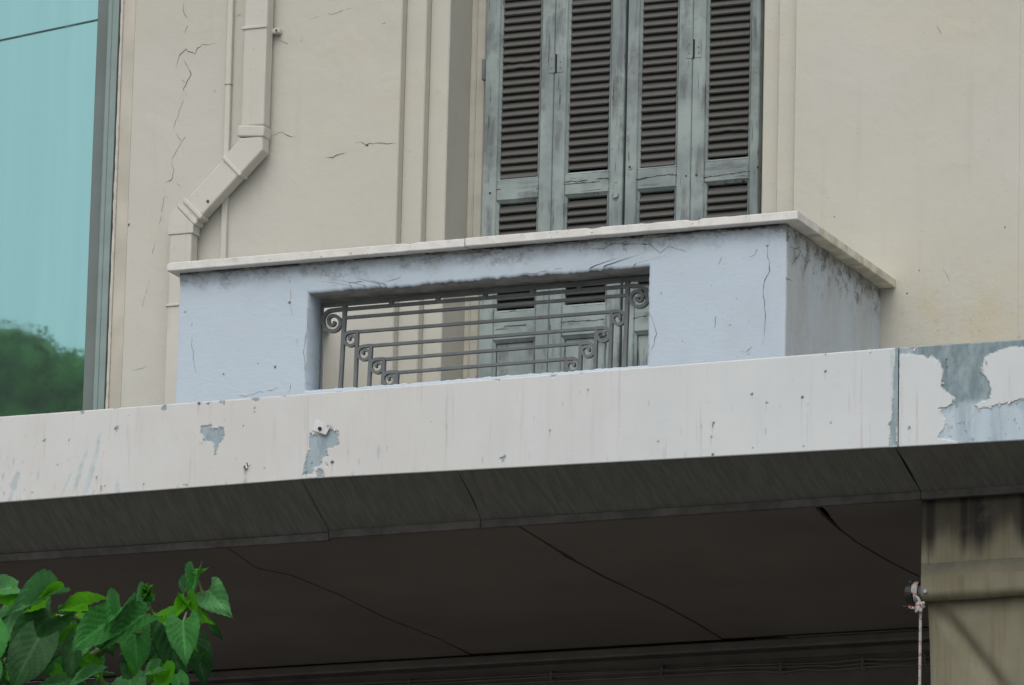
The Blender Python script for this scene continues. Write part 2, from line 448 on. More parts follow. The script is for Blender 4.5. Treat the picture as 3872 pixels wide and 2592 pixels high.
# ------------------------------------------------------------------ building
bx = lambda px, y, py=450: at(px, py, y).x
ZT = 11.6                                     # the wall goes on above the picture
ZC = 6.812                                    # ceiling under the canopy
xL = bx(494, 0); xA = bx(1510, 0); xA2 = bx(1526, .04); xB = bx(1603, .04); xC = bx(1692, .08)
xS0 = bx(1836, .26); xS1 = bx(2876, .26)
xRC = bx(2884, .08, 400); xRB = bx(2940, .04, 400); xRA = bx(3003, 0, 400); xR = bx(3861, 0, 900)
bld = empty('building', (-9.5, 0, 0), 'cream plastered building front behind the blue balcony and the white canopy', 'building')
def wallpiece(name, x0, x1, y0, z0, z1, mat=WALL, back=.5, bv=.004):
    return box(name, x0, x1, y0, back, z0, z1, mat, bld, bv)
wallpiece('wall', xL, xA, 0, ZC, ZT)
wallpiece('wall', xRA, xR, 0, ZC, ZT)
wallpiece('door_surround', xA, xB, .04, ZC, ZT, back=.5)
wallpiece('door_surround', xB, xC, .08, ZC, ZT, back=.5)
wallpiece('door_surround', xRC, xRB, .08, ZC, ZT, back=.5)
wallpiece('door_surround', xRB, xRA, .04, ZC, ZT, back=.5)
wallpiece('frame_strip', xC, bx(1828, .28), .285, ZC, ZT, STRIP, back=.5)
box('frame_bead', bx(1792, .28), bx(1797, .28), .279, .2849, ZC, ZT, STRIP, bld, .002)
box('door_interior', xC+.01, xRC-.001, .42, .46, ZC, ZT, INSIDE, bld)
wallpiece('frame_strip', xS1-.004, xRC-.0005, .285, ZC, ZT, STRIP, back=.41)
# pilaster edge to the far right
box('pilaster', xR-.012, xR+4.0, -.003, .5, ZC, ZT, WALL, bld, .005)
# wall below the canopy
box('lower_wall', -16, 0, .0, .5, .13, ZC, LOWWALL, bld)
def linez(px, py, y): return at(px, py, y).z
zl1 = linez(3150, 2403, 0); zl2 = linez(3150, 2448, 0); zl3 = linez(3150, 2487, 0)
def ledge(z0, z1, y):
    bm = bmesh.new(); bm_box(bm, -16, 0, y, .002, z0, z1); bevel(bm, .006, 2)
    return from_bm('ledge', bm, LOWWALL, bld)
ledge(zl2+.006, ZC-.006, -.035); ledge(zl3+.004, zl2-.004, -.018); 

# left edge of the plaster beside the glazing
bm = bmesh.new()
prism(bm, [(bx(452, -.006), ZC), (xL+.004, ZC), (xL+.004, ZT), (bx(452, -.006), ZT)], -.0025, .3)
from_bm('ochre_edge', bm, TAN, bld)
bm = bmesh.new()
n = 160; x0 = bx(440, -.012); x1 = bx(452, -.006)-.0005
pts = [(x0 + .0025*mnoise.noise(Vector((i*.35, 3, 1))) + .0025*mnoise.noise(Vector((i*1.3, 7, 1))), ZC+(ZT-ZC)*i/n) for i in range(n+1)]
prism(bm, pts[::-1]+[(x1, ZC), (x1, ZT)], -.010, .3)
from_bm('plaster_edge', bm, LEDGE, bld)

# cracks: jagged dark slits in the plaster, joined per wall
def crack_lines(name, lines, y, mat, parent, width=.0022, seed=1, taper=True):
    rnd = random.Random(seed); bm = bmesh.new()
    for L in lines:
        w0 = width
        if isinstance(L[0], (int, float)): w0 = width*L[0]; L = L[1:]
        P = [at(p[0], p[1], y) for p in L]
        Q = []
        for a, b in zip(P[:-1], P[1:]):
            k = max(2, int((b-a).length/.012))
            for i in range(k):
                t = i/k; q = a.lerp(b, t)
                if i or Q: q = q + Vector((rnd.uniform(-1, 1), 0, rnd.uniform(-1, 1)))*.0028
                Q.append(q)
        Q.append(P[-1]); N = len(Q); rings = []
        for i, q in enumerate(Q):
            a = Q[max(i-1, 0)]; b = Q[min(i+1, N-1)]; t = (b-a); t.y = 0; t.normalize()
            nn = Vector((-t.z, 0, t.x)); s = min(1, 3.2*min(i, N-1-i)/max(1, N-1)+.12) if taper else 1
            w = w0*s*rnd.uniform(.45, 1.4)
            rings.append((bm.verts.new(q+nn*w*.5), bm.verts.new(q-nn*w*.5)))
        for k_, ((a, b), (c, d)) in enumerate(zip(rings[:-1], rings[1:])):
            if mat is CRACK and mnoise.noise(Vector((a.co.x*22, a.co.z*22, 4.0))) < -.08: continue
            bm.faces.new((a, b, d, c))
    for v in bm.verts: v.co.y = y
    me = bpy.data.meshes.new(name); bm.to_mesh(me); bm.free()
    o = link(name, me, mat, parent); o['kind'] = 'stuff'; return o
z1 = lambda *p: [(x/1.7418, y/1.7418) for x, y in p]
z2 = lambda *p: [(1000+x/1.742, y/1.742) for x, y in p]
wall_cracks = [
    z1((1215,0),(1205,60),(1245,155),(1215,215),(1195,290)), z1((1285,85),(1245,155)),
    [1.5]+z1((1160,445),(1185,360),(1225,320),(1245,345),(1285,355),(1300,320),(1330,293),(1420,292)),
    [1.3]+z1((1205,390),(1240,440),(1258,495),(1225,555),(1205,590),(1232,630)), z1((1180,520),(1225,555)),
    z1((1225,625),(1190,710),(1150,820),(1140,870),(1100,915)), z1((1150,870),(1195,935),(1250,870)), z1((1195,935),(1150,1015),(1130,1070)),
    [1.6]+z1((1130,1065),(1142,1120),(1140,1178),(1085,1212)), z1((1140,1178),(1195,1240)), z1((1080,1270),(1100,1310)),
    z1((1090,1240),(1060,1440),(1040,1500)), z1((1065,1440),(1080,1490),(1045,1500)), z1((1475,95),(1495,120)), z1((1540,120),(1600,92)),
    z2((230,70),(260,110)), z2((290,120),(325,125),(400,88),(455,95),(560,50),(620,65)), z2((715,170),(860,135),(890,172)),
    z2((85,265),(175,298),(235,275),(265,235)), [1.3]+z2((40,905),(75,880),(115,875),(180,900),(210,907)),
    [1.3]+z2((590,950),(635,940),(665,955),(690,948),(780,945),(830,950),(880,948)), [1.6]+z2((395,1035),(450,1035),(490,1018),(540,1003)),
    [(590,905),(575,960),(578,1010),(560,1085)], [(500,1400),(540,1395),(556,1382)], [(560,1085),(540,1150),(520,1230)],
    [(3560,1000),(3590,1060),(3575,1110)], [(3540,95),(3560,130)], [(3440,28),(3446,40),(3434,36)],
]
crack_lines('crack', [l for l in wall_cracks if isinstance(l[0], tuple)], -.0012, CRACK, bld, .0017, 3)
crack_lines('crack', [l for l in wall_cracks if not isinstance(l[0], tuple)], -.0012, CRACK_D, bld, .0015, 4)
bld_marks = bmesh.new()
def blot(bm, px, py, y, r, rnd, zf=1.0):
    c = at(px, py, y); n = 9
    vs = [bm.verts.new((c.x+r*rnd.uniform(.55, 1.2)*math.cos(2*math.pi*i/n), y, c.z+zf*r*rnd.uniform(.55, 1.2)*math.sin(2*math.pi*i/n))) for i in range(n)]
    bm.faces.new(vs)
rnd = random.Random(5)
for px, py, r, zf in ((1388,550,.006,.7),(840,830,.004,1),(487,850,.004,1.8),(475,615,.003,1),(812,345,.002,1),(3155,820,.0025,1),(3476,1023,.003,1),(3430,1110,.003,1),(3800,860,.003,1)):
    blot(bld_marks, px, py, -.0014, r, rnd, zf)
me = bpy.data.meshes.new('pockmark'); bld_marks.to_mesh(me); bld_marks.free(); o = link('pockmark', me, CRACK_D, bld); o['kind'] = 'stuff'

# ------------------------------------------------------------------ glazing to the left
gl = empty('glazed_window', (-12.9, .05, 7.3), 'tall teal reflective window with a green grey metal frame left of the rain pipe', 'window')
xg = bx(356, .06); 
bm = bmesh.new(); bm_box(bm, -16, bx(352, .05)+.02, .06, .075, 6.95, ZT)
from_bm('pane', bm, GLASS, gl)
xf0 = bx(350, .02); xf1 = bx(393, .0); xf2 = bx(434, -.004)
box('dark_profile', xf0, xf1, .028, .12, 6.9, ZT, FRAME_D, gl, .003)
box('frame', xf1+.0005, xf2, -.004, .12, 6.9, ZT, FRAME_L, gl, .005, 2)
box('frame_bead', bx(409, -.006), bx(410, -.006), -.0075, -.0042, 6.9, ZT, FRAME_L, gl, .001)
box('sealant', xf2+.0005, x0+.012, .01, .12, 6.9, ZT, BLACK, gl)
box('sill_rail', -16, xf0-.001, -.01, .12, 6.85, 6.95, FRAME_L, gl, .004)

# ------------------------------------------------------------------ rain pipe
dp = empty('rain_pipe', (-11.0, -.05, 7.3), 'cream square rain pipe with a diagonal offset, left of the shuttered door', 'pipe')
yf, yb = -.078, -.018
def pxz(px, py, y=yf): 
    p = at(px, py, y); return (p.x, p.z)
hw = (at(996, 476, yf).x-at(909, 476, yf).x)/2
topc = pxz(953, 476); up = (topc[0], ZT)
e1 = pxz(947, 552); e2 = pxz(684, 838); low = (e2[0], 7.22)
def chan(name, path, w, f, b, mat=PIPE, bv=.006):
    bm = bmesh.new(); sweep(bm, path, w, f, b); bevel(bm, bv, 2); return from_bm(name, bm, mat, dp, False)
d = Vector((e2[0]-e1[0], e2[1]-e1[1])); L = d.length; d.normalize()
P = lambda s: (e1[0]+d.x*s, e1[1]+d.y*s)
chan('pipe_section', [up, (topc[0], topc[1]+.0)], hw, yf, yb)
chan('collar', [(topc[0], topc[1]+.0), (e1[0], e1[1]+.035)], hw+.008, yf-.008, yb-.002)
chan('elbow', [(e1[0], e1[1]+.034), e1, P(.105)], hw+.004, yf-.004, yb-.001)
chan('pipe_section', [P(.10), P(L-.03)], hw, yf, yb)
chan('collar', [P(.098), P(.112)], hw+.008, yf-.006, yb-.002, bv=.003)
for s in (L-.075, L-.045): chan('collar', [P(s), P(s+.016)], hw+.008, yf-.007, yb-.003, bv=.003)
chan('elbow', [P(L-.028), e2, (e2[0], e2[1]-.05)], hw+.005, yf-.004, yb-.001)
chan('pipe_section', [(e2[0], e2[1]-.048), low], hw-.002, yf, yb)
zb = at(918, 108, yf).z
bm = bmesh.new(); bm_box(bm, e1[0]-hw-.004, e1[0]+hw+.004, yf-.005, -.001, zb-.006, zb+.006); bevel(bm, .002)
br = from_bm('pipe_bracket', bm, PIPE, dp)
bm = bmesh.new(); bm_box(bm, e1[0]+hw-.001, e1[0]+hw+.034, -.030, -.001, zb-.016, zb+.004); bevel(bm, .005, 2); from_bm('ear', bm, PIPE, br)
bm = bmesh.new(); tube(bm, [(e1[0]+hw+.023, -.033, zb-.006), (e1[0]+hw+.023, -.025, zb-.006)], .0045); from_bm('screw', bm, RUST, br)
zb2 = at(650, 1155, yf).z
bm = bmesh.new(); bm_box(bm, e2[0]-hw-.004, e2[0]+hw+.004, yf-.005, -.001, zb2-.005, zb2+.005); bevel(bm, .002); from_bm('pipe_bracket', bm, PIPE, dp)
bm = bmesh.new(); q = Vector((P(L-.10)[0]+.040, yf-.003, P(L-.10)[1]+.0)); tube(bm, [q, q+Vector((0, .006, 0))], .006); from_bm('screw', bm, RUST, dp)

cd = empty('cable_trunking', (-10.9, -.01, 7.3), 'thin cream cable trunking strip running down the wall just behind the square rain pipe', 'trunking')
ct, cb = at(871, 0, -.02), at(842, 960, -.02)
sl = (ct.x-cb.x)/(ct.z-cb.z)
bm = bmesh.new(); sweep(bm, [(ct.x+sl*(ZT-ct.z), ZT), (cb.x+sl*(7.3-cb.z), 7.3)], .0115, -.02, -.001); bevel(bm, .002); from_bm('trunking_cover', bm, PIPE, cd)
bm = bmesh.new(); zj = at(858, 320, -.02).z; xj = cb.x+sl*(zj-cb.z); bm_box(bm, xj-.0125, xj+.0125, -.0212, -.001, zj-.0015, zj+.0015); from_bm('joint', bm, CRACK, cd)

# ------------------------------------------------------------------ balcony
YB = -.98; YC = -1.03                          # parapet face, coping face
cL = at(629.5, 997.3, YC); cRr = at(3016.5, 795.6, YC)
zt = .5*(cL.z+cRr.z); zbm = zt-.031
XL = at(672, 1200, YB).x+.006; XR = at(2972, 1200, YB).x
bal = empty('balcony', (.5*(XL+XR), YB, 7.2), 'pale blue plastered balcony parapet with a marble coping and one long opening', 'balcony')
def ob(px, py): p = at(px, py, YB); return (p.x, p.z)
O_TL = ob(1166, 1112); O_TR = ob(2454, 1004); O_BR = ob(2438, 1390)
ox0, ox1 = O_TL[0], O_TR[0]; oz1 = .5*(O_TL[1]+O_TR[1]); oz0 = at(1180, 1475, YB).z
zbase = 7.10
def ring_pts(x0, x1, z0, z1, n, jit, seed):
    pts = []
    cnt = [int(n*.38), int(n*.12), int(n*.38), int(n*.12)]
    cor = [(x0, z1), (x1, z1), (x1, z0), (x0, z0), (x0, z1)]
    for s in range(4):
        a, b = cor[s], cor[s+1]
        for i in range(cnt[s]):
            t = i/cnt[s]; x = a[0]+(b[0]-a[0])*t; z = a[1]+(b[1]-a[1])*t
            if jit:
                f = min(1.0, 8*min(t, 1-t)+.15)
                j = jit*(1.0 if s == 0 else .55)*(mnoise.noise(Vector((x*5, z*5, seed)))*.55+mnoise.noise(Vector((x*34, z*34, seed+4)))*.45+mnoise.noise(Vector((x*80, z*80, seed+9)))*.55)
                if s in (0, 2): z += j*f
                else: x += j*f
            pts.append((x, z))
    return pts
bm = bmesh.new(); N = 600; rc = .008
outer = ring_pts(XL, XR-rc, zbase, zbm, N, 0, 0)
loops = []
def addloop(pts, y): 
    L = [bm.verts.new((p[0], y, p[1])) for p in pts]; loops.append(L); return L
def grow(pts, g):
    cx, cz = .5*(ox0+ox1), .5*(oz0+oz1); hx, hz = .5*(ox1-ox0), .5*(oz1-oz0)
    return [(cx+(p[0]-cx)*(1+g/hx), cz+(p[1]-cz)*(1+g/hz)) for p in pts]
inner = ring_pts(ox0, ox1, oz0, oz1, N, .010, 2)
mid = [tuple(a[k]*.4+b[k]*.6 for k in (0, 1)) for a, b in zip(outer, grow(inner, .004))]
addloop(outer, YB); addloop(mid, YB); addloop(grow(inner, .012), YB); addloop(grow(inner, .004), YB+.001); addloop(inner, YB+.006)
inner2 = [(p[0]*.35+q[0]*.65, p[1]*.35+q[1]*.65) for p, q in zip(inner, ring_pts(ox0+.004, ox1-.004, oz0+.002, oz1-.004, N, .003, 11))]
addloop(inner2, YB+.05); addloop(inner2, YB+.14); addloop(outer, YB+.14)
for a, b in zip(loops[:-1], loops[1:]):
    for i in range(N): 
        j = (i+1) % N
        f = bm.faces.new((a[i], a[j], b[j], b[i]))
        if a is loops[4] or a is loops[5]: f.material_index = 1 if i < int(N*.38) else 0
for f in bm.faces: f.smooth = True
from_bm('parapet', bm, [BLUE, plain('bare_grey_render', (.27, .26, .245), .95, 0, .22, 18)], bal)
# right hand corner and return, left hand return
bm = bmesh.new(); k = 6; rows = []
prof = [(XR-rc+rc*math.sin(t*math.pi/2/k), YB+rc-rc*math.cos(t*math.pi/2/k)) for t in range(k+1)]
prof += [(XR+.006*mnoise.noise(Vector((i*.7, 2, 2))), YB+rc+(0-YB-rc)*i/24) for i in range(1, 25)]
NZ = 24
V = [[bm.verts.new((p[0]+(.004*mnoise.noise(Vector((p[1]*7, z*.31, 4))) if i > 0 else 0), p[1], zbase+(zbm-zbase)*z/NZ)) for z in range(NZ+1)] for i, p in enumerate(prof)]
for i in range(len(prof)-1):
    for z in range(NZ): 
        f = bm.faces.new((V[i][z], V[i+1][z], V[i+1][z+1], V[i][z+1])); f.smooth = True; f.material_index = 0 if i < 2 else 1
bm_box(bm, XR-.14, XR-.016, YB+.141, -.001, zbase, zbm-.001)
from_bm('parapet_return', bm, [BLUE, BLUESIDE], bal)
bm = bmesh.new(); bm_box(bm, XL, XL+.12, YB+.141, -.001, zbase, zbm-.001); from_bm('parapet_return', bm, STRIP, bal)
# ragged left outer edge
bm = bmesh.new(); nn = 90
pts = [(XL-.003+.004*mnoise.noise(Vector((i*.22, 1, 5)))+.0035*mnoise.noise(Vector((i*.9, 1, 5))), zbase+(zbm-zbase)*i/nn) for i in range(nn+1)]
prism(bm, pts[::-1]+[(XL-.0005, zbase), (XL-.0005, zbm)], YB+.003, YB+.14); from_bm('plaster_edge', bm, BLUE, bal)
box('balcony_floor', XL+.12, XR-.14, YB+.141, .279, 7.12, 7.2, TILE, bal)
# coping
xj = at(1757, 900, YC).x
LICHEN = plain('lichen_stained_marble', (.58, .56, .46), .7, 0, .22, 16)
def slab(x0, x1, y0, y1, seed, z=0.0):
    bm = bmesh.new(); n = max(2, int((x1-x0)/.04)); mm = max(2, int((y1-y0)/.04))
    bm_box(bm, x0, x1, y0, y1, zbm, zt)
    bevel(bm, .003, 2)
    if x1-x0 > y1-y0: cuts = [((x0+(x1-x0)*i/60, 0, 0), (1, 0, 0)) for i in range(1, 60)]
    else: cuts = [((0, y0+(y1-y0)*i/40, 0), (0, 1, 0)) for i in range(1, 40)]
    for pc, pn in cuts: bmesh.ops.bisect_plane(bm, geom=bm.verts[:]+bm.edges[:]+bm.faces[:], plane_co=pc, plane_no=pn)
    for v in bm.verts:
        q = mnoise.noise(Vector((v.co.x*23, v.co.y*23, v.co.z*60+seed))); e_ = .0007*q
        ch = max(0, mnoise.noise(Vector((v.co.x*13, v.co.y*13, seed*3.3)))-.42)*.018
        v.co.z += z+e_-(ch if v.co.z > .5*(zbm+zt) else -ch*.6)
        if v.co.y < y0+.004: v.co.y += ch+e_
        if v.co.x > x1-.004 and seed == 3: v.co.x -= ch
    return from_bm('coping_slab', bm, LICHEN if seed == 3 else MARBLE, bal)
slab(cL.x, xj-.0015, YC, YB+.17, 1, .0); slab(xj+.0015, cRr.x, YC, YB+.17, 2, .0015)
slab(cRr.x-.23, cRr.x, YB+.172, -.002, 3, .001); slab(cL.x, cL.x+.2, YB+.172, -.002, 4)
# mortar bed, broken in places, under the coping
bm = bmesh.new(); n = 220; rnd = random.Random(9)
pts = []
for i in range(n+1):
    x = XL+(XR-XL)*i/n
    dz = .007+.009*max(0, mnoise.noise(Vector((x*4, 1, 1))))+.006*mnoise.noise(Vector((x*33, 4, 1)))
    pts.append((x, zbm-max(.0015, dz)))
prism(bm, pts+[(XR, zbm-.0008), (XL, zbm-.0008)], YB-.006, YB+.02)
from_bm('mortar_bed', bm, plain('grimy_mortar', (.20, .20, .19), .95, 0, .4, 30), bal)
bm = bmesh.new(); run = []
def flush(run):
    if len(run) > 2:
        prism(bm, [(p[0], p[1]) for p in run]+[(p[0], zbm-.0006) for p in run[::-1]], YB-.0082, YB-.0062)
for i in range(901):
    x = XL+.02+(XR-XL-.03)*i/900
    h_ = .011*(mnoise.noise(Vector((x*5.5, 21, 1)))+.05+.25*(x-XL)/(XR-XL))+.006*mnoise.noise(Vector((x*60, 2, 8)))
    if h_ > .0008: run.append((x, zbm-.0006-h_))
    else: flush(run); run = []
flush(run)
o = from_bm('open_joint', bm, CRACK_D, bal); o['kind'] = 'stuff'
z5 = lambda *p: [(500+x/2.24, 900+y/2.24) for x, y in p]
z4 = lambda *p: [(2800+x/1.307, 700+y/1.307) for x, y in p]
zr = lambda *p: [(2000+x/3.484, 1000+y/3.484) for x, y in p]
zl = lambda *p: [(1150+x/3.484, 1050+y/3.484) for x, y in p]
zb6 = lambda *p: [(x*1.6533, y*1.6533) for x, y in p]
bcr = [
    [1.2]+z4((140,250),(145,290),(130,325),(140,375),(145,425),(115,485),(113,540),(120,590),(122,650),(123,715),(105,790)),
    z4((105,790),(60,800),(25,825),(-10,820)), z4((105,790),(180,800),(218,790)), z4((30,360),(70,345),(85,320),(72,320)),
    z5((465,590),(500,690),(505,900),(525,1050),(550,1200)), z5((1320,320),(1345,440),(1345,520),(1325,550)), z5((1345,570),(1360,740),(1390,850),(1395,920)),
    z5((1480,530),(1485,740),(1450,960),(1465,1100),(1460,1280)), z5((880,1325),(960,1340),(1080,1305),(1200,1290),(1250,1240)), z5((1340,1230),(1325,1320)),
    [1.1]+zr((1580,620),(1600,680),(1630,700),(1645,800),(1680,920),(1640,1060),(1600,1130),(1560,1230)),
    [1.2]+zb6((1335,567),(1380,570),(1400,555),(1440,560),(1485,558),(1510,580),(1530,565),(1570,575),(1590,545)),
    zb6((1090,590),(1130,577),(1160,578)), zb6((1180,632),(1220,625),(1300,610)), zb6((940,600),(990,590),(1040,578)), zb6((1640,620),(1660,560)), zb6((1630,790),(1640,700)),
    zb6((755,655),(790,650),(850,640)), zb6((860,652),(930,630),(1010,625)),
]
crack_lines('crack', [l for l in bcr if isinstance(l[0], tuple)], YB-.0012, CRACK, bal, .0015, 8)
crack_lines('crack', [l for l in bcr if not isinstance(l[0], tuple)], YB-.0012, CRACK_D, bal, .0014, 9)
# chips and scars on the parapet face
bm = bmesh.new(); rnd = random.Random(2)
for px, py, r, zf in ((845,1415,.004,.7),(975,1375,.004,.6),(1040,1388,.004,1.4),(1095,1145,.007,.8),(2785,1130,.002,1.2),(2690,1080,.002,1),(2760,1230,.0025,1.6),(2740,1000,.002,1),(2580,1290,.002,1),(2500,1110,.003,1.5),(2830,1340,.002,1),(700,1180,.004,1),(690,1060,.004,1),(2900,930,.004,.7)):
    blot(bm, px, py, YB-.0013, r, rnd, zf)
me = bpy.data.meshes.new('chip'); bm.to_mesh(me); bm.free(); o = link('chip', me, CRACK, bal); o['kind'] = 'stuff'
# cracks on the return
def side_cracks(lines):
    bm = bmesh.new(); rnd = random.Random(4)
    for L in lines:
        w = .003
        Q = []
        for px, py in L:
            dd = ray(px, py); q = CAM+dd*((XR+.0085-CAM.x)/dd.x); Q.append(q)
        S = []
        for a, b in zip(Q[:-1], Q[1:]):
            k = max(2, int((b-a).length/.015))
            S += [a.lerp(b, i/k)+Vector((0, rnd.uniform(-.003, .003), rnd.uniform(-.003, .003))) for i in range(k)]
        S.append(Q[-1]); rings = []
        for i, q in enumerate(S):
            t = S[min(i+1, len(S)-1)]-S[max(i-1, 0)]; t.normalize(); nn = Vector((0, -t.z, t.y)); ww = w*rnd.uniform(.4, 1.3)*min(1, .2+3*min(i, len(S)-1-i)/len(S))
            rings.append((bm.verts.new(q+nn*ww), bm.verts.new(q-nn*ww)))
        for (a, b), (c, e) in zip(rings[:-1], rings[1:]): bm.faces.new((a, b, e, c))
    me = bpy.data.meshes.new('crack'); bm.to_mesh(me); bm.free(); o = link('crack', me, CRACK, bal); o['kind'] = 'stuff'
s5 = lambda *p: [(2900+x/2.613, 750+y/2.613) for x, y in p]
side_cracks([s5((470,375),(425,405),(412,520),(405,620),(370,720),(345,840)), s5((355,860),(370,905)), s5((330,540),(300,610)), s5((180,790),(255,820)), s5((220,480),(285,505),(350,470)), s5((240,660),(330,540))])

# ------------------------------------------------------------------ iron grille in the opening
YR = -.865
gr = empty('iron_grille', (.5*(ox0+ox1), YR, 7.3), 'dark grey wrought iron grille of stepped bars and scrolls set in the balcony opening', 'railing')
rp = lambda px, py: (lambda p: (p.x, p.z))(at(px, py, YR))
def bar(name, pts, wpx=11, depth=.014, y=YR):
    bm = bmesh.new(); sweep(bm, [rp(*p) for p in pts], wpx*.00108/2, y-depth/2, y+depth/2); bevel(bm, .0015); return from_bm(name, bm, IRON, gr)
bar('top_rail', [(1212, 1157), (2475, 1050)], 15, .018)
horiz = [((1311, 1170.5), (2374, 1084), 12), ((1308, 1203), (2372, 1117.5), 11), ((1350, 1256), (2313, 1180), 11), ((1402, 1309), (2255, 1243), 11), ((1452, 1360), (2196, 1300), 11), ((1503, 1410), (2143, 1359), 11)]
for a, b, w in horiz: bar('bar', [a, b], w, .012)
verts_ = [((1214, 1157), (1201, 1475)), ((1305, 1163), (1288, 1468)), ((1352, 1254), (1344, 1466)), ((1404, 1307), (1396, 1462)), ((1453, 1358), (1448.5, 1458)), ((1503, 1408), (1501, 1455)),
          ((2375, 1066), (2363, 1392)), ((2314, 1180), (2307, 1398)), ((2256, 1243), (2251, 1400)), ((2197, 1300), (2194, 1404)), ((2144, 1359), (2142, 1406))]
for i, (a, b) in enumerate(verts_):
    dx, dy = b[0]-a[0], b[1]-a[1]; k = 1+260/dy
    bar('upright', [a, (a[0]+dx*k, a[1]+dy*k)], 13.5 if i in (0, 1, 6) else 12, .016)
bar('bottom_rail', [(1185, 1732), (2440, 1655)], 15, .018)
# blocks between the two top bars
for px in (1305, 1481, 1657, 1836, 2015.5, 2191.6, 2374):
    t = (px-1311)/1063; yc = 1163+(1060-1163)*((px-1212)/1263)*1.0
    y1_ = 1157-(px-1212)*.0847; y2_ = 1170.5-(px-1311)*.0814
    bm = bmesh.new(); a = rp(px, y1_+2); b = rp(px, y2_+2)
    w = .0075; prism(bm, [(a[0]-w*1.25, a[1]), (a[0]+w*1.25, a[1]), (a[0]+w, .5*(a[1]+b[1])), (b[0]+w*1.25, b[1]), (b[0]-w*1.25, b[1]), (a[0]-w, .5*(a[1]+b[1]))], YR-.010, YR+.010); bevel(bm, .002)
    from_bm('block', bm, IRON, gr)

SMALL = [26, 25, 25, 20, 10.5, 5.5]; BIG = [47, 34, 32, 31, 27, 13, 9.5, 8]
def scroll(cx, cy, table, side, entry, w0):
    """spiral bar from its top, winding away from the middle of the grille (side -1 left, 1 right)"""
    pts = [entry]; n = (len(table)-1)*11
    for i in range(n+1):
        q = i/11; k = min(int(q), len(table)-2); f = q-k; f = f*f*(3-2*f)*.35+f*.65
        r = table[k]+(table[k+1]-table[k])*f; a = math.pi/2*(1+q)
        pts.append((cx-side*r*math.cos(a), cy-r*math.sin(a)))
    bm = bmesh.new()
    sweep(bm, [rp(*p) for p in pts], 0, YR-.0085, YR+.006, wfun=lambda t: w0*(1.0-.2*t)*.00108/2)
    c2 = rp(*pts[-1]); k = 10
    prism(bm, [(c2[0]+.006*math.cos(2*math.pi*i/k), c2[1]+.006*math.sin(2*math.pi*i/k)) for i in range(k)], YR-.0088, YR+.0065)
    from_bm('scroll', bm, IRON, gr)
scroll(1258.5, 1222, BIG, -1, (1300, 1170.5), 12.5)
scroll(2417, 1130, BIG, 1, (2378, 1083), 12.5)
for c, e in (((1328, 1284), (1354, 1255)), ((1379.5, 1337), (1406, 1308)), ((1428.4, 1386), (1456, 1359)), ((1476, 1435), (1507, 1409))): scroll(c[0], c[1], SMALL, -1, e, 11)
for c, e in (((2340, 1204), (2312, 1180)), ((2281, 1267), (2254, 1243)), ((2223, 1325), (2195, 1300)), ((2166, 1383), (2142, 1359))): scroll(c[0], c[1], SMALL, 1, e, 11)

# ------------------------------------------------------------------ folding shutters
YS = .26
sx = lambda px, py=450: at(px, py, YS).x
leaf_px = [(1836, 2096.4, 50, 45, (1965, 679), 755, (1960, 1178), 1283), (2098, 2364, 44, 47, (2230, 655), 732, (2205, 1157), 1267),
           (2374, 2619.4, 40, 48, (2490, 636), 712, (2430, 1140), 1254), (2621, 2876, 46, 31, (2748, 607), 684, (2740, 1112), 1226)]
leaf_labels = ['outer left folding shutter leaf, hinged to the cream frame strip', 'second shutter leaf from the left, with a round knob on its right stile',
               'third shutter leaf from the left, with a ringed keyhole on its left stile', 'outer right folding shutter leaf, against the plain right wall']
slat_meshes = {}
def slat_mesh(w, seed=0):
    key = (round(w, 4), seed)
    if key in slat_meshes: return slat_meshes[key]
    bm = bmesh.new(); n = 8; dpt, th = .039, .006
    ca, sa = math.cos(R(54)), math.sin(R(54)); rings = []
    for i in range(n+1):
        x = -w/2+w*i/n; wob = 0 if seed == 0 else (.0045*math.sin(math.pi*i/n*1.0)*(1 if seed == 1 else -.8)+.0012*math.sin(i*2.1))
        ring = []
        for a, b in ((-dpt/2, -th/2), (-dpt/2+.001, th/2), (dpt/2, th/2), (dpt/2, -th/2)):
            ring.append(bm.verts.new((x, a*ca+b*sa*-1*.0 - b*sa, a*sa+b*ca+wob)))
        rings.append(ring)
    for a, b in zip(rings[:-1], rings[1:]):
        for k in range(4): bm.faces.new((a[k], a[(k+1) % 4], b[(k+1) % 4], b[k]))
    bm.faces.new(rings[0]); bm.faces.new(rings[-1][::-1])
    me = bpy.data.meshes.new('slat'); bmesh.ops.recalc_face_normals(bm, faces=bm.faces); bm.to_mesh(me); bm.free()
    me.materials.append(SLAT); slat_meshes[key] = me
    return me
ZS0, ZS1 = 7.26, 9.55
PITCH = .0309
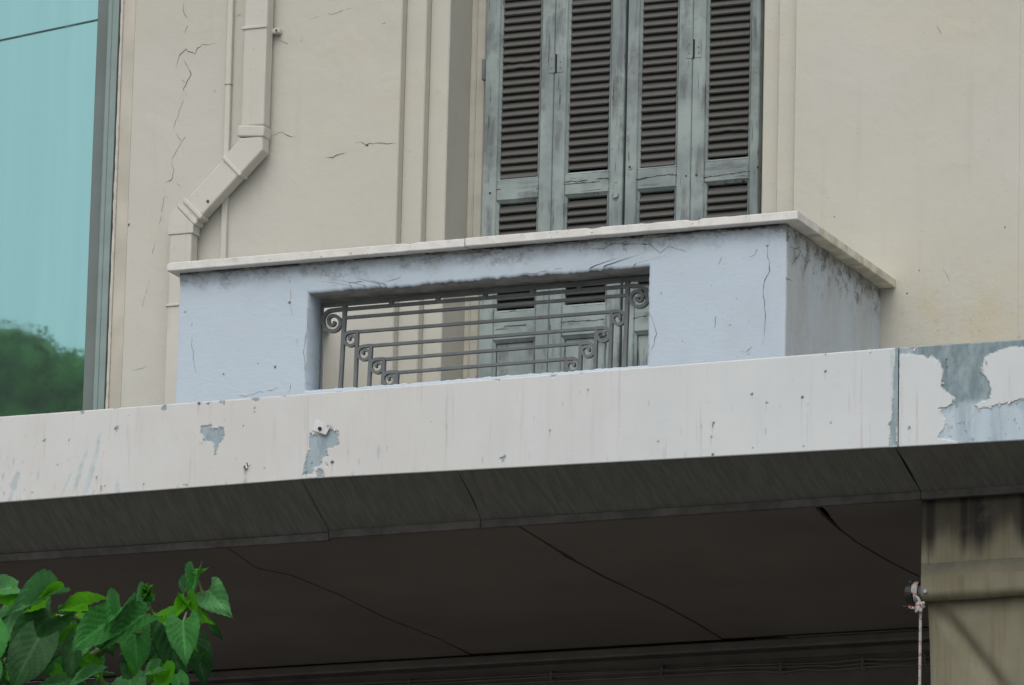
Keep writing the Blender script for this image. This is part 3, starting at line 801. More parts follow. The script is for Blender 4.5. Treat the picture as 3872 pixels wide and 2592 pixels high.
for li, (pa, pb, wl_, wr_, mt, mb, lt, lb) in enumerate(leaf_px):
    x0l, x1l = sx(pa), sx(pb); w1 = wl_*.00117; w2 = wr_*.00117
    zm1, zm0 = at(mt[0], mt[1], YS-.012).z, at(mt[0], mb, YS-.012).z
    zl1_, zl0_ = at(lt[0], lt[1], YS-.012).z, at(lt[0], lb, YS-.012).z
    lf = empty('shutter_leaf', (x0l, YS, ZS0), leaf_labels[li], 'shutter', 'folding shutter leaves of the balcony door')
    ya, yb_ = YS-.017, YS+.02
    def piece(name, a, b, c, d, mat, y0=ya, y1=yb_, bv=.0035):
        return box(name, a, b, y0, y1, c, d, mat, lf, bv, 1)
    piece('stile', x0l, x0l+w1, ZS0, ZS1, WOODV); piece('stile', x1l-w2, x1l, ZS0, ZS1, WOODV)
    xa, xb_ = x0l+w1+.0008, x1l-w2-.0008
    piece('rail', xa, xb_, zm0, zm1, WOODH, ya+.002)
    piece('rail', xa, xb_, zl0_, zl1_, WOODH, ya+.002)
    piece('rail', xa, xb_, ZS0, ZS0+.12, WOODH, ya+.002); piece('rail', xa, xb_, ZS1-.09, ZS1, WOODH, ya+.002)
    # beads round the openings: a sloping moulding on every side
    def bead(xx0, xx1, zz0, zz1):
        bm = bmesh.new(); w = .009
        o = [(xx0, zz0), (xx1, zz0), (xx1, zz1), (xx0, zz1)]; i_ = [(xx0+w, zz0+w), (xx1-w, zz0+w), (xx1-w, zz1-w), (xx0+w, zz1-w)]
        for yo, yi, rev in ((ya+.0035, ya+.013, 0),):
            A = [bm.verts.new((p[0], yo, p[1])) for p in o]; B = [bm.verts.new((p[0], yi, p[1])) for p in i_]; Cc = [bm.verts.new((p[0], yb_-.002, p[1])) for p in i_]
            for k in range(4):
                j = (k+1) % 4
                bm.faces.new((A[k], A[j], B[j], B[k])); bm.faces.new((B[k], B[j], Cc[j], Cc[k]))
        from_bm('bead', bm, WOODV, lf)
    spans = [(zm1+.0005, ZS1-.0905), (zl1_+.0005, zm0-.0005)]
    for a, b in spans: bead(xa+.0004, xb_-.0004, a, b)
    bead(xa+.0004, xb_-.0004, ZS0+.1205, zl0_-.0005)
    box('panel', xa+.012, xb_-.012, YS+.004, YS+.014, ZS0+.131, zl0_-.011, WOODV, lf, .0)
    w = xb_-xa-.021; me0 = slat_mesh(w)
    rnd = random.Random(li*10+1); k = 0
    for a, b in spans:
        nS = int((b-a-.012)/PITCH); off = (b-a-nS*PITCH)/2
        for s in range(nS):
            z = a+off+PITCH*(s+.5)
            seed = 0
            if li == 0 and abs(z-at(1985, 245, YS).z) < PITCH*.55: seed = 1
            elif li == 0 and abs(z-at(1985, 245, YS).z-PITCH) < PITCH*.5: seed = 2
            elif li == 3 and abs(z-at(2750, 480, YS).z) < PITCH*.5: seed = 1
            o = bpy.data.objects.new('slat', slat_mesh(w, seed)); col.objects.link(o); o.parent = lf
            o.location = (.5*(xa+xb_)-x0l, .003+rnd.uniform(-.001, .001), z-ZS0+rnd.uniform(-.0012, .0012))
            o.rotation_euler = (R(rnd.uniform(-3, 3)), R(rnd.uniform(-.35, .35)), 0)
    # fittings
    def plate(px, py, wpx, hpx):
        c = at(px, py, YS-.018); ww, hh = wpx*.00117/2, hpx*.00112/2
        h = box('hinge', c.x-ww, c.x+ww, ya-.0022, ya+.0004, c.z-hh, c.z+hh, WOODV, lf, .0006)
        bm = bmesh.new(); tube(bm, [(c.x, ya-.002, c.z-hh), (c.x, ya-.002, c.z+hh)], .0042, 8); from_bm('pin', bm, BLACK, h)
        for dx, dz in ((-.6, .5), (.6, .1), (-.6, -.5), (.65, -.55)):
            bm = bmesh.new(); q = Vector((c.x+dx*ww, ya-.0024, c.z+dz*hh)); tube(bm, [q-Vector((0, .0006, 0)), q+Vector((0, .001, 0))], .0028, 8); from_bm('screw', bm, RUST, h)
    if li == 0:
        plate(2103, 241, 50, 64)
        c = at(1833, 267, YS-.012); box('hinge', c.x-.008, c.x+.006, YS-.026, YS+.0, c.z-.042, c.z+.042, IRON, lf, .003)
    if li == 2: plate(2624, 185, 54, 64)
    def disc(name, px, py, r, h, mat, hole=None):
        c = at(px, py, YS-.018); bm = bmesh.new()
        tube(bm, [(c.x, ya-h, c.z), (c.x, ya+.001, c.z)], r, 18); o = from_bm(name, bm, mat, lf)
        if hole:
            bm = bmesh.new(); tube(bm, [(c.x, ya-h-.0008, c.z), (c.x, ya, c.z)], hole, 12); from_bm('keyhole', bm, BLACK, o)
    if li == 1: disc('knob', 2329, 739.5, .0118, .012, WOODV); disc('plug', 2328, 687, .0055, .002, WOODV)
    if li == 2: disc('escutcheon', 2373.6+8, 633, .0095, .003, WOODV, .0045); disc('bolt_head', 2594, 666, .004, .002, RUST)
    if li == 3: disc('bolt_head', 2633, 662, .005, .002, RUST); disc('bolt_head', 2865, 633, .004, .002, BLACK)
    if li == 0: disc('bolt_head', 1853, 731, .0045, .002, RUST)
    # splits in the worn rails
    def split(lines):
        bm = bmesh.new(); rr = random.Random(li+3)
        for L in lines:
            Q = []
            for a, b in zip(L[:-1], L[1:]):
                A, B = at(*a, ya+.0012), at(*b, ya+.0012)
                Q += [A.lerp(B, t/6)+Vector((0, 0, rr.uniform(-.0015, .0015))) for t in range(6)]
            Q.append(B); rings = []
            for i, q in enumerate(Q):
                hgt = .0018*rr.uniform(.3, 1.3)
                rings.append((bm.verts.new(q+Vector((0, 0, hgt))), bm.verts.new(q-Vector((0, 0, hgt)))))
            for (a, b), (c, d_) in zip(rings[:-1], rings[1:]): bm.faces.new((a, b, d_, c))
        me = bpy.data.meshes.new('split'); bm.to_mesh(me); bm.free(); o = link('split', me, CRACK_D, lf); o['kind'] = 'stuff'
    t1 = lambda *p: [(1800+x/3.905, 550+y/3.905) for x, y in p]; t2 = lambda *p: [(2300+x/3.905, 500+y/3.905) for x, y in p]
    if li == 0: split([t1((290,660),(360,650)), t1((890,645),(950,640)), t1((830,700),(838,770)), zr((-330,820),(-40,800)), zr((-300,560),(-10,530))])
    if li == 1: split([t1((1300,545),(1400,530),(1500,535),(1640,520)), t1((1300,585),(1480,560),(1700,545),(1830,535)), t1((1760,500),(1960,492)), zr((410,765),(560,750),(720,745),(850,738),(1020,715))])
    if li == 2: split([t2((350,710),(450,700),(620,665),(700,650),(800,638),(950,615)), t2((900,635),(1045,632)), zr((1320,730),(1450,695),(1555,680))])
    if li == 3: split([t2((1405,680),(1500,655),(1600,650),(1700,632),(1850,612),(1950,595),(2110,578))])

# ------------------------------------------------------------------ canopy
import numpy as np
YF = -2.33
can = empty('canopy', (-9.5, YF, 6.81), 'long white canopy with a peeling metal fascia and a dark underside, below the blue balcony', 'canopy')
def proj(v):
    d_ = v-CAM; k = d_.dot(_fw)
    return 1936+F*d_.dot(_r2)/k, 1296-F*d_.dot(_u2)/k
topL = [at(*p, YF) for p in ((0, 1576), (1189, 1488), (3397, 1316), (3872, 1285))]
botL = [at(*p, YF) for p in ((0, 1900), (1141, 1812), (3383, 1691), (3872, 1664))]
def lerpz(L, x):
    for a, b in zip(L[:-1], L[1:]):
        if x <= b.x: break
    return a.z+(b.z-a.z)*(x-a.x)/(b.x-a.x)
zp = lambda *p: [(x/1.6736, 1400+y/1.6736) for x, y in p]
peels = [
    z4((785,805),(790,835),(850,842),(910,850),(925,862),(945,842),(985,880),(1005,920),(990,1000),(1018,1030),(1040,1042),(1062,1058),(1030,1085),(978,1105),(1012,1160),(1010,1200),(985,1225),(972,1255),(1060,1262),(1075,1290),(1420,1265),(1420,1058),(1380,1062),(1340,1072),(1290,1082),(1260,1090),(1225,1100),(1180,1108),(1150,1090),(1190,1068),(1228,1062),(1238,1010),(1215,950),(1190,920),(1200,850),(1270,818),(1330,802),(1420,800),(1420,755)),
    z4((765,812),(785,806),(778,1000),(770,1290),(735,1296),(745,1180),(755,1050),(762,900)),
    zp((1275,355),(1330,345),(1345,375),(1415,365),(1420,420),(1400,455),(1378,470),(1368,545),(1355,545),(1360,470),(1330,445),(1275,455),(1300,420),(1270,400)),
    zp((1965,405),(2060,410),(2090,380),(2145,385),(2135,430),(2140,470),(2070,505),(2075,545),(2040,560),(2035,600),(1990,615),(1975,660),(1915,668),(1935,560),(1960,500),(1955,470)),
    zp((2000,640),(2030,625),(2050,660),(2055,680),(2010,680)),
    zp((1310,205),(1330,205),(1325,230),(1308,228)), zp((1390,195),(1420,190),(1415,218),(1395,215)), zp((1035,225),(1050,225),(1040,255),(1028,250)), zp((505,262),(530,260),(520,280)),
    zp((725,380),(740,365),(745,372),(735,390)), zp((265,455),(285,440),(280,455)), zp((2055,590),(2075,590),(2068,608)),
    z4((120,1075),(138,1070),(132,1082)), zb6((1143,1050),(1158,1040),(1150,1060)),
]
streaks = [zp((635,385),(648,390),(635,500),(600,640),(545,790),(515,792),(560,650),(595,520),(610,430)), zp((560,480),(555,520),(520,620),(480,760),(455,792),(480,680),(505,590),(535,530)),
           zp((110,645),(128,650),(100,760),(75,830),(50,832),(65,720)), zp((760,640),(752,700),(760,770),(722,772),(735,710)), zp((470,610),(455,650),(400,790),(385,795),(420,690)), zp((120,650),(100,760),(90,765)), zp((830,490),(820,550),(825,550)),
           z4((985,640),(980,650),(990,600)), z4((735,820),(760,810),(760,1280),(738,1290),(748,1000))]
spots = [(437,443,5),(910,722,6),(1259,210,9),(1610,240,4),(1672,622,4),(365,600,3),(1420,320,3),(1540,352,4),(610,680,5),(640,740,5),(665,733,4),(730,370,5),(155,755,4),(205,775,4),(1165,725,4),(1182,728,4),(1325,620,3),(1610,265,3)]
spots = [(x/1.6736, 1400+y/1.6736, r/1.6736) for x, y, r in spots]+[(2800+x/1.307, 700+y/1.307, r/1.307) for x, y, r in ((57,1035,6),(305,1050,6),(420,922,5),(128,1078,4),(445,1175,3),(312,1290,3),(740,1178,5),(832,1195,3),(60,1300,3),(490,930,2),(490,990,2),(1018,862,5),(1020,900,4),(1016,880,4),(1300,1070,3),(1230,1097,3))]+[(x*1.6533, y*1.6533, r) for x, y, r in ((1258,985,4),(1632,968,5),(1630,975,4),(1627,1000,4),(1630,1040,4),(760,1058,6),(562,1070,9),(566,1064,7),(1505,1010,3),(1345,892,3))]
def sdf(poly, px, py):
    px = np.asarray(px); py = np.asarray(py); dmin = np.full(px.shape, 1e9); ins = np.zeros(px.shape, bool); n = len(poly)
    for i in range(n):
        ax, ay = poly[i]; bx_, by_ = poly[(i+1) % n]; ex, ey = bx_-ax, by_-ay
        t = np.clip(((px-ax)*ex+(py-ay)*ey)/(ex*ex+ey*ey+1e-9), 0, 1)
        dmin = np.minimum(dmin, np.hypot(px-ax-t*ex, py-ay-t*ey))
        cnd = ((ay > py) != (by_ > py)) & (px < (bx_-ax)*(py-ay)/((by_-ay) if abs(by_-ay) > 1e-9 else 1e-9)+ax)
        ins ^= cnd
    return np.where(ins, dmin, -dmin)
def fascia(x0, x1, yoff, step=.0045, wear=True):
    nx = max(2, int((x1-x0)/step)); nz = 72 if wear else 4
    co = []; 
    for i in range(nx+1):
        x = x0+(x1-x0)*i/nx; za, zb_ = lerpz(botL, x), lerpz(topL, x)
        for k in range(nz+1):
            z = za+(zb_-za)*k/nz
            y = YF+yoff+.0035*mnoise.noise(Vector((x*1.7, z*2.1, 3)))
            co.append((x, y, z))
    fs = [(i*(nz+1)+k, (i+1)*(nz+1)+k, (i+1)*(nz+1)+k+1, i*(nz+1)+k+1) for i in range(nx) for k in range(nz)]
    # folded returns, top and bottom
    base = len(co); ex = []
    for i in range(nx+1):
        a = co[i*(nz+1)]; b = co[i*(nz+1)+nz]
        co.append((a[0], a[1]+.03, a[2]+.001)); co.append((b[0], b[1]+.06, b[2]+.002))
    for i in range(nx):
        fs.append((i*(nz+1), base+2*i, base+2*i+2, (i+1)*(nz+1)))
        fs.append(((i+1)*(nz+1)+nz, base+2*i+3, base+2*i+1, i*(nz+1)+nz))
    me = bpy.data.meshes.new('fascia_panel'); me.from_pydata(co, [], fs); me.update()
    if wear:
        A = np.array(co); dv = A-np.array(CAM); kk = dv@np.array(_fw)
        px = 1936+F*(dv@np.array(_r2))/kk; py = 1296-F*(dv@np.array(_u2))/kk
        nz1 = np.array([mnoise.noise(Vector((c[0]*28, c[2]*28, 1)))*4+mnoise.noise(Vector((c[0]*75, c[2]*75, 5)))*3+mnoise.noise(Vector((c[0]*11, c[2]*11, 9)))*3.5 for c in co])
        nz2 = np.array([mnoise.noise(Vector((c[0]*140, c[2]*140, 15)))*3.2 for c in co])
        pe = np.zeros(len(co)); st = np.zeros(len(co)); sp = np.zeros(len(co))
        for P_ in peels: pe = np.maximum(pe, np.clip((sdf(P_, px, py)+nz1*1.15+nz2)/3+.5, 0, 1))
        for P_ in streaks: st = np.maximum(st, np.clip((sdf(P_, px, py)+nz1*1.6)/6+.3, 0, 1)*.8)
        for sxp, syp, r in spots: sp = np.maximum(sp, np.clip((r-np.hypot(px-sxp, (py-syp)*.8)+nz1*.25)/2+.5, 0, 1))
        for sxp, syp, r in spots:
            if r > 2.5:
                dxx = px-sxp+(py-syp)*.05; dyy = (py-syp)
                sp = np.maximum(sp, np.clip(1-np.abs(dxx)/(r*.55), 0, 1)*np.clip(dyy/4, 0, 1)*np.clip(1-dyy/(r*11), 0, 1)*.32)
        rq = random.Random(17)
        for _ in range(150):
            sx_ = rq.uniform(0, 1)**1.6*3390; fr = rq.random()**.6; sy_ = 1580-sx_*.0766+fr*(322+sx_*.015); ln = rq.uniform(3, 26)*(.4+fr); wd_ = rq.uniform(.8, 2.6)
            dx_ = px-sx_-(py-sy_)*-.06; m_ = np.clip((1-np.hypot(dx_/wd_, (py-sy_)/ln)+nz1*.05)*1.5, 0, 1)
            if rq.random() < .55: st = np.maximum(st, m_*rq.uniform(.35, .9))
            else: sp = np.maximum(sp, m_*rq.uniform(.12, .4))
        # little chips along the upper edge and lower edge
        rel = np.array([(c[2]-lerpz(botL, c[0]))/(lerpz(topL, c[0])-lerpz(botL, c[0])) for c in co])
        chip = np.array([mnoise.noise(Vector((c[0]*19, c[2]*23, 33))) for c in co])
        chip2 = np.array([mnoise.noise(Vector((c[0]*45, c[2]*12, 71))) for c in co])
        pe = np.maximum(pe, np.clip((chip-.42-(1-rel)*4.5+.12)*9, 0, 1)*np.where(px < 2300, 1, .5))
        st = np.maximum(st, np.clip((chip2-.46-rel*.75)*8, 0, 1)*np.where(px < 1500, .9, .35))
        wash = np.clip((py-(1505+.0*px)+nz1*5)/40, 0, 1)*np.where(px > 3450, 1, 0)
        lw = np.where(px < 3450, .35, wash)
        for nm, arr in (('peel', pe), ('streak', st), ('spot', sp), ('washed', lw)):
            at_ = me.attributes.new(nm, 'FLOAT', 'POINT'); at_.data.foreach_set('value', arr.astype(np.float32))
    for p in me.polygons: p.use_smooth = wear
    return link('fascia_panel', me, FASCIA, can)
xs1 = at(1165, 1650, YF).x; xs2 = at(3390, 1500, YF).x
fascia(-12.2, xs1+.02, .0018); fascia(xs1, xs2+.006, -.0022); fascia(xs2+.0085, -6.9, .0005)
fascia(-16, -12.202, 0, .2, False); fascia(-6.898, -4.6, 0, .2, False)
box('seam_shadow_gap', xs2-.004, xs2+.012, YF+.012, YF+.02, lerpz(botL, xs2)+.004, lerpz(topL, xs2)-.004, BLACK, can)
box('canopy_roof', -16, -4.6, YF+.07, .0-.001, 7.10, 7.118, PAVING, can)
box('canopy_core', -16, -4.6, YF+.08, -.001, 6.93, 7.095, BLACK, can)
# sloping soffit panels, with open joints
YL = -2.07
jo = [(-16, -16), (at(1138, 1815, YF).x, at(1243, 2045, YL).x), (at(1727, 1786, YF).x, at(1819, 1976, YL).x), (at(3384, 1691, YF).x, at(3482, 1870, YL).x), (-4.6, -4.6)]
ZL = ZC+.022
gaps = [0, .002, .005, .011, 0]
for i in range(4):
    a, b = jo[i], jo[i+1]
    bm = bmesh.new(); n = 14; dz = (-.006, 0, .001, .0)[i]
    def edge(j, sgn, gp, bend):
        out = []
        for k in range(n+1):
            t = k/n; x = j[0]+(j[1]-j[0])*t+sgn*gp*(.35+.65*math.sin(math.pi*min(1, t*1.1)))
            x += bend*math.sin(math.pi*t)
            out.append((x, t))
        return out
    E0 = edge(a, 1, gaps[i]*.5, .006 if i == 2 else 0); E1 = edge(b, -1, gaps[i+1]*.5, .006 if i == 1 else 0)
    lo = []; 
    for (xa_, t), (xb2, _) in zip(E0, E1):
        row = []
        for x in (xa_, xb2):
            zf = lerpz(botL, max(-12.5, min(-6.8, x)))-.0015; y = YF+.006+(YL-YF-.006)*t; z = zf+(ZL-zf)*t+dz*t
            row.append((bm.verts.new((x, y, z)), bm.verts.new((x, y+.004, z+.008))))
        lo.append(row)
    for r0_, r1_ in zip(lo[:-1], lo[1:]):
        bm.faces.new((r0_[0][0], r0_[1][0], r1_[1][0], r1_[0][0])); bm.faces.new((r0_[0][1], r1_[0][1], r1_[1][1], r0_[1][1]))
        bm.faces.new((r0_[0][0], r1_[0][0], r1_[0][1], r0_[0][1])); bm.faces.new((r0_[1][0], r0_[1][1], r1_[1][1], r1_[1][0]))
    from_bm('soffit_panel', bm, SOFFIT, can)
    x0_, x1_ = a[1]+(.001 if i else 0), b[1]-(.001 if i < 3 else 0)
    zz = (-.008, 0, 0, .0)[i]
    bm = bmesh.new(); bm_box(bm, x0_, x1_, YL-.003, YL+.004, ZC-.004+zz, ZL+zz+.001); bm_box(bm, x0_, x1_, YL+.0042, YL+.022, ZC-.0035+zz, ZC+.001+zz)
    bevel(bm, .001); from_bm('edge_strip', bm, EDGE, can)
# ceiling boards, butted with ragged open joints
zo = lambda *p: [(900+x/.9012, 1800+y/.9012) for x, y in p]
def atz(px, py, z):
    d_ = ray(px, py); return CAM+d_*((z-CAM.z)/d_.z)
JL = [zo((0,260),(60,315),(180,340),(340,405),(500,485),(680,555),(765,597)), zo((965,180),(1060,240),(1140,290),(1240,345),(1440,440),(1560,505),(1645,558)), zo((1965,100),(2010,150),(2050,190),(2110,235),(2220,300),(2330,355))]
WID = [lambda t: .002+.010*max(0, t-.85)/.15, lambda t: .0065+.010*math.exp(-((t-.3)/.05)**2), lambda t: .005+.024*max(0, 1-t/.38)]
joints = []
rnd = random.Random(12)
for L_, wf in zip(JL, WID):
    W = [atz(*p, ZC) for p in L_]; W[0].y = YL+.01
    if W[-1].y < -.35:
        d_ = W[-1]-W[-2]; W.append(W[-1]+d_*((-.003-W[-1].y)/d_.y))
    W[-1].y = -.003
    S = []
    for a, b in zip(W[:-1], W[1:]):
        S += [a.lerp(b, t/10) for t in range(10)]
    S.append(W[-1]); joints.append((S, wf))
def side_of(jn, sgn):
    S, wf = jn; n = len(S)-1
    return [(p.x+sgn*.5*wf(i/n)*rnd.uniform(.75, 1.3), p.y) for i, p in enumerate(S)]
bounds = [[(-16, YL+.01), (-16, -.003)]]+joints+[[(-4.6, YL+.01), (-4.6, -.003)]]
for i in range(4):
    Lp = bounds[0] if i == 0 else side_of(joints[i-1], 1)
    Rp = bounds[-1] if i == 3 else side_of(joints[i], -1)
    if i == 3: Rp = [(-7.66, YL+.012), (-7.68, YL+.085), (-7.78, YL+.066), (atz(3349, 1916, ZC).x, YL+.012)][::-1]+Rp
    bm = bmesh.new(); poly = Lp+Rp[::-1]; zz = ZC+(0, .003, .006, .009)[i]
    A = [bm.verts.new((p[0], p[1], zz)) for p in poly]; B = [bm.verts.new((p[0], p[1], zz+.014)) for p in poly]
    fa = bm.faces.new(A); fb = bm.faces.new(B[::-1])
    for k in range(len(A)): bm.faces.new((A[k], B[k], B[(k+1) % len(A)], A[(k+1) % len(A)]))
    bmesh.ops.triangulate(bm, faces=[fa, fb])
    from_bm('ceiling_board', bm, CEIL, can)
# loose torn tag of sheet metal screwed to the fascia
tg = [at(x/1.6736, 1400+y/1.6736, YF-.012) for x, y in ((1992,308),(2100,345),(2066,412),(1966,378))]
bm = bmesh.new(); A = [bm.verts.new(p+Vector((0, o_, 0))) for p, o_ in zip(tg, (.009, -.004, -.006, .008))]; B = [bm.verts.new(v.co+Vector((0, .0015, 0))) for v in A]
bm.faces.new(A); bm.faces.new(B[::-1])
for k in range(4): bm.faces.new((A[k], B[k], B[(k+1) % 4], A[(k+1) % 4]))
tagp = from_bm('metal_tab', bm, plain('white_tab_paint', (.58, .59, .59), .5), can)
h = at(2022/1.6736, 1400+370/1.6736, YF-.0165); bm = bmesh.new(); tube(bm, [h, h+Vector((0, .004, 0))], .0065, 14); from_bm('hole', bm, BLACK, tagp)
h = at(2073/1.6736, 1400+352/1.6736, YF-.0175); bm = bmesh.new(); tube(bm, [h, h+Vector((0, .004, 0))], .003, 10); from_bm('screw', bm, STEEL, tagp)
# curled paint flakes
bm = bmesh.new(); rnd = random.Random(21)
for px, py, sz in [(x/1.6736, 1400+y/1.6736, s_) for x, y, s_ in ((1350,372,.012),(1385,366,.012),(1270,452,.010),(1985,402,.013),(2120,378,.013),(2140,400,.012),(2140,455,.012),(1955,540,.010),(2010,632,.013),(2045,665,.008),(640,745,.014),(1560,610,.016),(1548,635,.012),(1578,592,.010),(1190,400,.0),(610,690,.008))]+[(2800+x/1.307, 700+y/1.307, s_) for x, y, s_ in ((1000,980,.012),(1030,1190,.012),(1180,1110,.014),(1235,1098,.013),(1280,1085,.014),(1330,1073,.014),(1215,880,.011),(1195,905,.010),(1055,1062,.012),(990,1110,.010),(640,820,.014),(860,815,.012),(420,840,.010))]:
    if sz == 0: continue
    sz *= .5
    c = at(px, py, YF-.003); a = rnd.uniform(0, 6.28)
    ux = Vector((math.cos(a), 0, math.sin(a))); uz = Vector((-math.sin(a), 0, math.cos(a)))
    g = [[bm.verts.new(c+ux*(sz*(i-1)*rnd.uniform(.7, 1.1))+uz*(sz*.5*(k-1)*rnd.uniform(.5, 1.2))+Vector((0, -.0006-.0035*(i/2)**2-rnd.uniform(0, .001), 0))) for k in range(3)] for i in range(3)]
    for i in range(2):
        for k in range(2): bm.faces.new((g[i][k], g[i+1][k], g[i+1][k+1], g[i][k+1]))
o = from_bm('paint_flake', bm, plain('white_flake', (.60, .58, .55), .6), can); o['kind'] = 'stuff'
# rivets
for px, py in ((3362, 1601), (3436, 1613), (1178, 1748), (1157, 1780)):
    bm = bmesh.new(); c = at(px, py, YF-.005); tube(bm, [c, c+Vector((0, .004, 0))], .0042, 10); from_bm('rivet', bm, STEEL, can)

# ------------------------------------------------------------------ cables clipped to the wall under the canopy
cbn = empty('cable_bundle', (-9.0, -.03, 6.7), 'dusty cables clipped in a sagging row to the dark wall under the canopy', 'cables')
z8 = lambda *p: [(2800+x/3.347, 2200+y/3.347) for x, y in p]
for pts in (z8((-6200,1330),(-4200,1262),(-2400,1170),(-1000,1115),(0,1052),(500,1042),(1050,1028),(1350,998),(1600,978),(2000,978),(2400,950),(4000,850)),
            z8((-6200,1370),(-4200,1300),(-2400,1200),(-1000,1130),(0,1088),(520,1078),(1000,1058),(1200,1068),(1550,1036),(1950,1040),(2400,1010),(4000,905)),
            z8((-6200,1430),(-4200,1340),(-2400,1260),(-1000,1190),(0,1138),(560,1138),(830,1106),(1130,1116),(1600,1078),(2000,1056),(2400,1040),(4000,935))):
    W = [at(p[0], p[1], -.03) for p in pts]; bm = bmesh.new(); tube(bm, smooth_path(W, 70), .0042, 6)
    from_bm('cable', bm, LOWWALL, cbn, True)
for x, y in ((-4200, 1300), (-2400, 1205), (-1000, 1140), (510, 1085), (1545, 1030), (2330, 985)):
    c = at(2800+x/3.347, 2200+y/3.347, -.034); bm = bmesh.new(); bm_box(bm, c.x-.006, c.x+.006, -.038, -.001, c.z-.022, c.z+.022); bevel(bm, .003); from_bm('clip', bm, LOWWALL, cbn)

# ------------------------------------------------------------------ roll-down awning
YA = -2.035
aw = empty('awning', (-6.2, YA, 6.5), 'stained khaki canvas roll awning hanging below the right end of the canopy', 'awning')
a0 = at(3486, 2000, YA); zh = at(3500, 2136, YA).z; ztube = at(3500, 2240, YA).z
rt = .024; yt = YA+rt; zt_ = at(3500, 2262, YA).z+rt
xa0 = at(3486, 1900, YA).x; xa1 = -5.0
bm = bmesh.new(); nx = 60; prof = [(YA, ZC+.02), (YA, ZC-.05), (YA, ZC-.1), (YA, zh+.05), (YA, zh)]
V = []
for i in range(nx+1):
    x = xa0+(xa1-xa0)*(i/nx)
    V.append([bm.verts.new((x+(.003 if k > 2 else 0)*0, y+.004*mnoise.noise(Vector((x*2.2, z*1.5, 2))), z)) for k, (y, z) in enumerate(prof)])
for i in range(nx):
    for k in range(len(prof)-1): bm.faces.new((V[i][k], V[i+1][k], V[i+1][k+1], V[i][k+1]))
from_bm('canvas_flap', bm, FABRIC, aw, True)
bm = bmesh.new(); prof = [(YA-.004, zh+.004), (YA-.0045, zh-.02), (YA-.006, zt_+.045)]+[(yt-(rt+.006)*math.cos(t*math.pi/9), zt_-(rt+.006)*math.sin(t*math.pi/9)) for t in range(-1, 11)]
V = []
for i in range(nx+1):
    x = xa0+.001+(xa1-xa0)*(i/nx)
    V.append([bm.verts.new((x, y+.0025*mnoise.noise(Vector((x*3.2, z*4, 7))), z+.003*mnoise.noise(Vector((x*5, k*.3, 1))))) for k, (y, z) in enumerate(prof)])
for i in range(nx):
    for k in range(len(prof)-1):
        f = bm.faces.new((V[i][k], V[i+1][k], V[i+1][k+1], V[i][k+1])); f.material_index = 0 if k < 2 else 1
from_bm('hem_band', bm, [make_grey_fabric(zh), FABRIC], aw, True)
bm = bmesh.new(); tube(bm, [(xa0-.012, yt, zt_), (xa1, yt, zt_)], rt, 20); from_bm('roller', bm, STEEL, aw, True)
# lower curtain
xl0 = at(3506, 2290, YA+.05).x; xl1 = at(3515, 2592, YA+.05).x
zlow = 4.6; zup = zt_+.02; bm = bmesh.new(); nx2, nz2 = 110, 90
cA = at(3545, 2292, YA+.05); cB = at(3775, 2592, YA+.05)
dvx, dvz = cB.x-cA.x, cB.z-cA.z; Lc = math.hypot(dvx, dvz); V = []
for i in range(nx2+1):
    row = []
    for k in range(nz2+1):
        z = zup+(zlow-zup)*(k/nz2)**1.6
        xe = xl0+(xl1-xl0)*(zup-z)/max(1e-6, (zup-at(3515, 2592, YA+.05).z))
        x = xe+(xa1-xe)*(i/nx2)**1.3
        dd = ((x-cA.x)*(-dvz)+(z-cA.z)*dvx)/Lc; along = ((x-cA.x)*dvx+(z-cA.z)*dvz)/Lc
        fade = min(1, max(0, along+.05)/.15)
        y = YA+.05+.034*fade*math.exp(-(dd/.020)**2)+.012*fade/(1+math.exp(dd/.012))
        y += .004*mnoise.noise(Vector((x*4, z*2, 1)))
        row.append(bm.verts.new((x, y, z)))
    V.append(row)
for i in range(nx2):
    for k in range(nz2): bm.faces.new((V[i][k], V[i+1][k], V[i+1][k+1], V[i][k+1]))
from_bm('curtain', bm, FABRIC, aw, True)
for off in (.010, .027):
    bm = bmesh.new(); z1_ = zup-.03; z0_ = zlow
    for i in range(260):
        z = z1_-i*.0075; xe = xl0+(xl1-xl0)*(zup-z)/(zup-at(3515, 2592, YA+.05).z)
        bm_box(bm, xe+off, xe+off+.0012, YA+.0462, YA+.0472, z-.005, z)
    o = from_bm('stitching', bm, CRACK, aw); o['kind'] = 'stuff'
bm = bmesh.new()
for i in range(30):
    z = ZC-.02-i*.0075
    if z > zh: bm_box(bm, xa0+.026, xa0+.0272, YA-.006, YA-.005, z-.005, z)
o = from_bm('stitching', bm, CRACK_D, aw); o['kind'] = 'stuff'
bm = bmesh.new(); q = at(3498, 2236, YA-.012); tube(bm, [q, q+Vector((0, .006, 0))], .006, 12); from_bm('stud', bm, STEEL, aw)
# pulley
xp0 = at(3430, 2236, yt).x; xp1 = at(3473, 2236, yt).x
bm = bmesh.new(); 
tube(bm, [(xp0, yt, zt_), (xp0+.004, yt, zt_), (xp0+.0045, yt, zt_), (xp0+.026, yt, zt_)], lambda t: .031 if t < .3 else .034, 24)
pul = from_bm('pulley', bm, PLASTIC, aw)
bm = bmesh.new(); tube(bm, [(xp0+.0262, yt, zt_), (xp1-.002, yt, zt_)], .027, 24); from_bm('drum', bm, PLASTIC, pul)
bm = bmesh.new(); tube(bm, [(xp1-.002, yt, zt_), (xp1+.004, yt, zt_)], .036, 24); from_bm('flange', bm, PLASTIC, pul)
bm = bmesh.new(); bm_box(bm, xp0+.004, xp0+.020, yt-.006, yt+.006, zt_+.032, zt_+.045); bevel(bm, .003); from_bm('lug', bm, PLASTIC, pul)
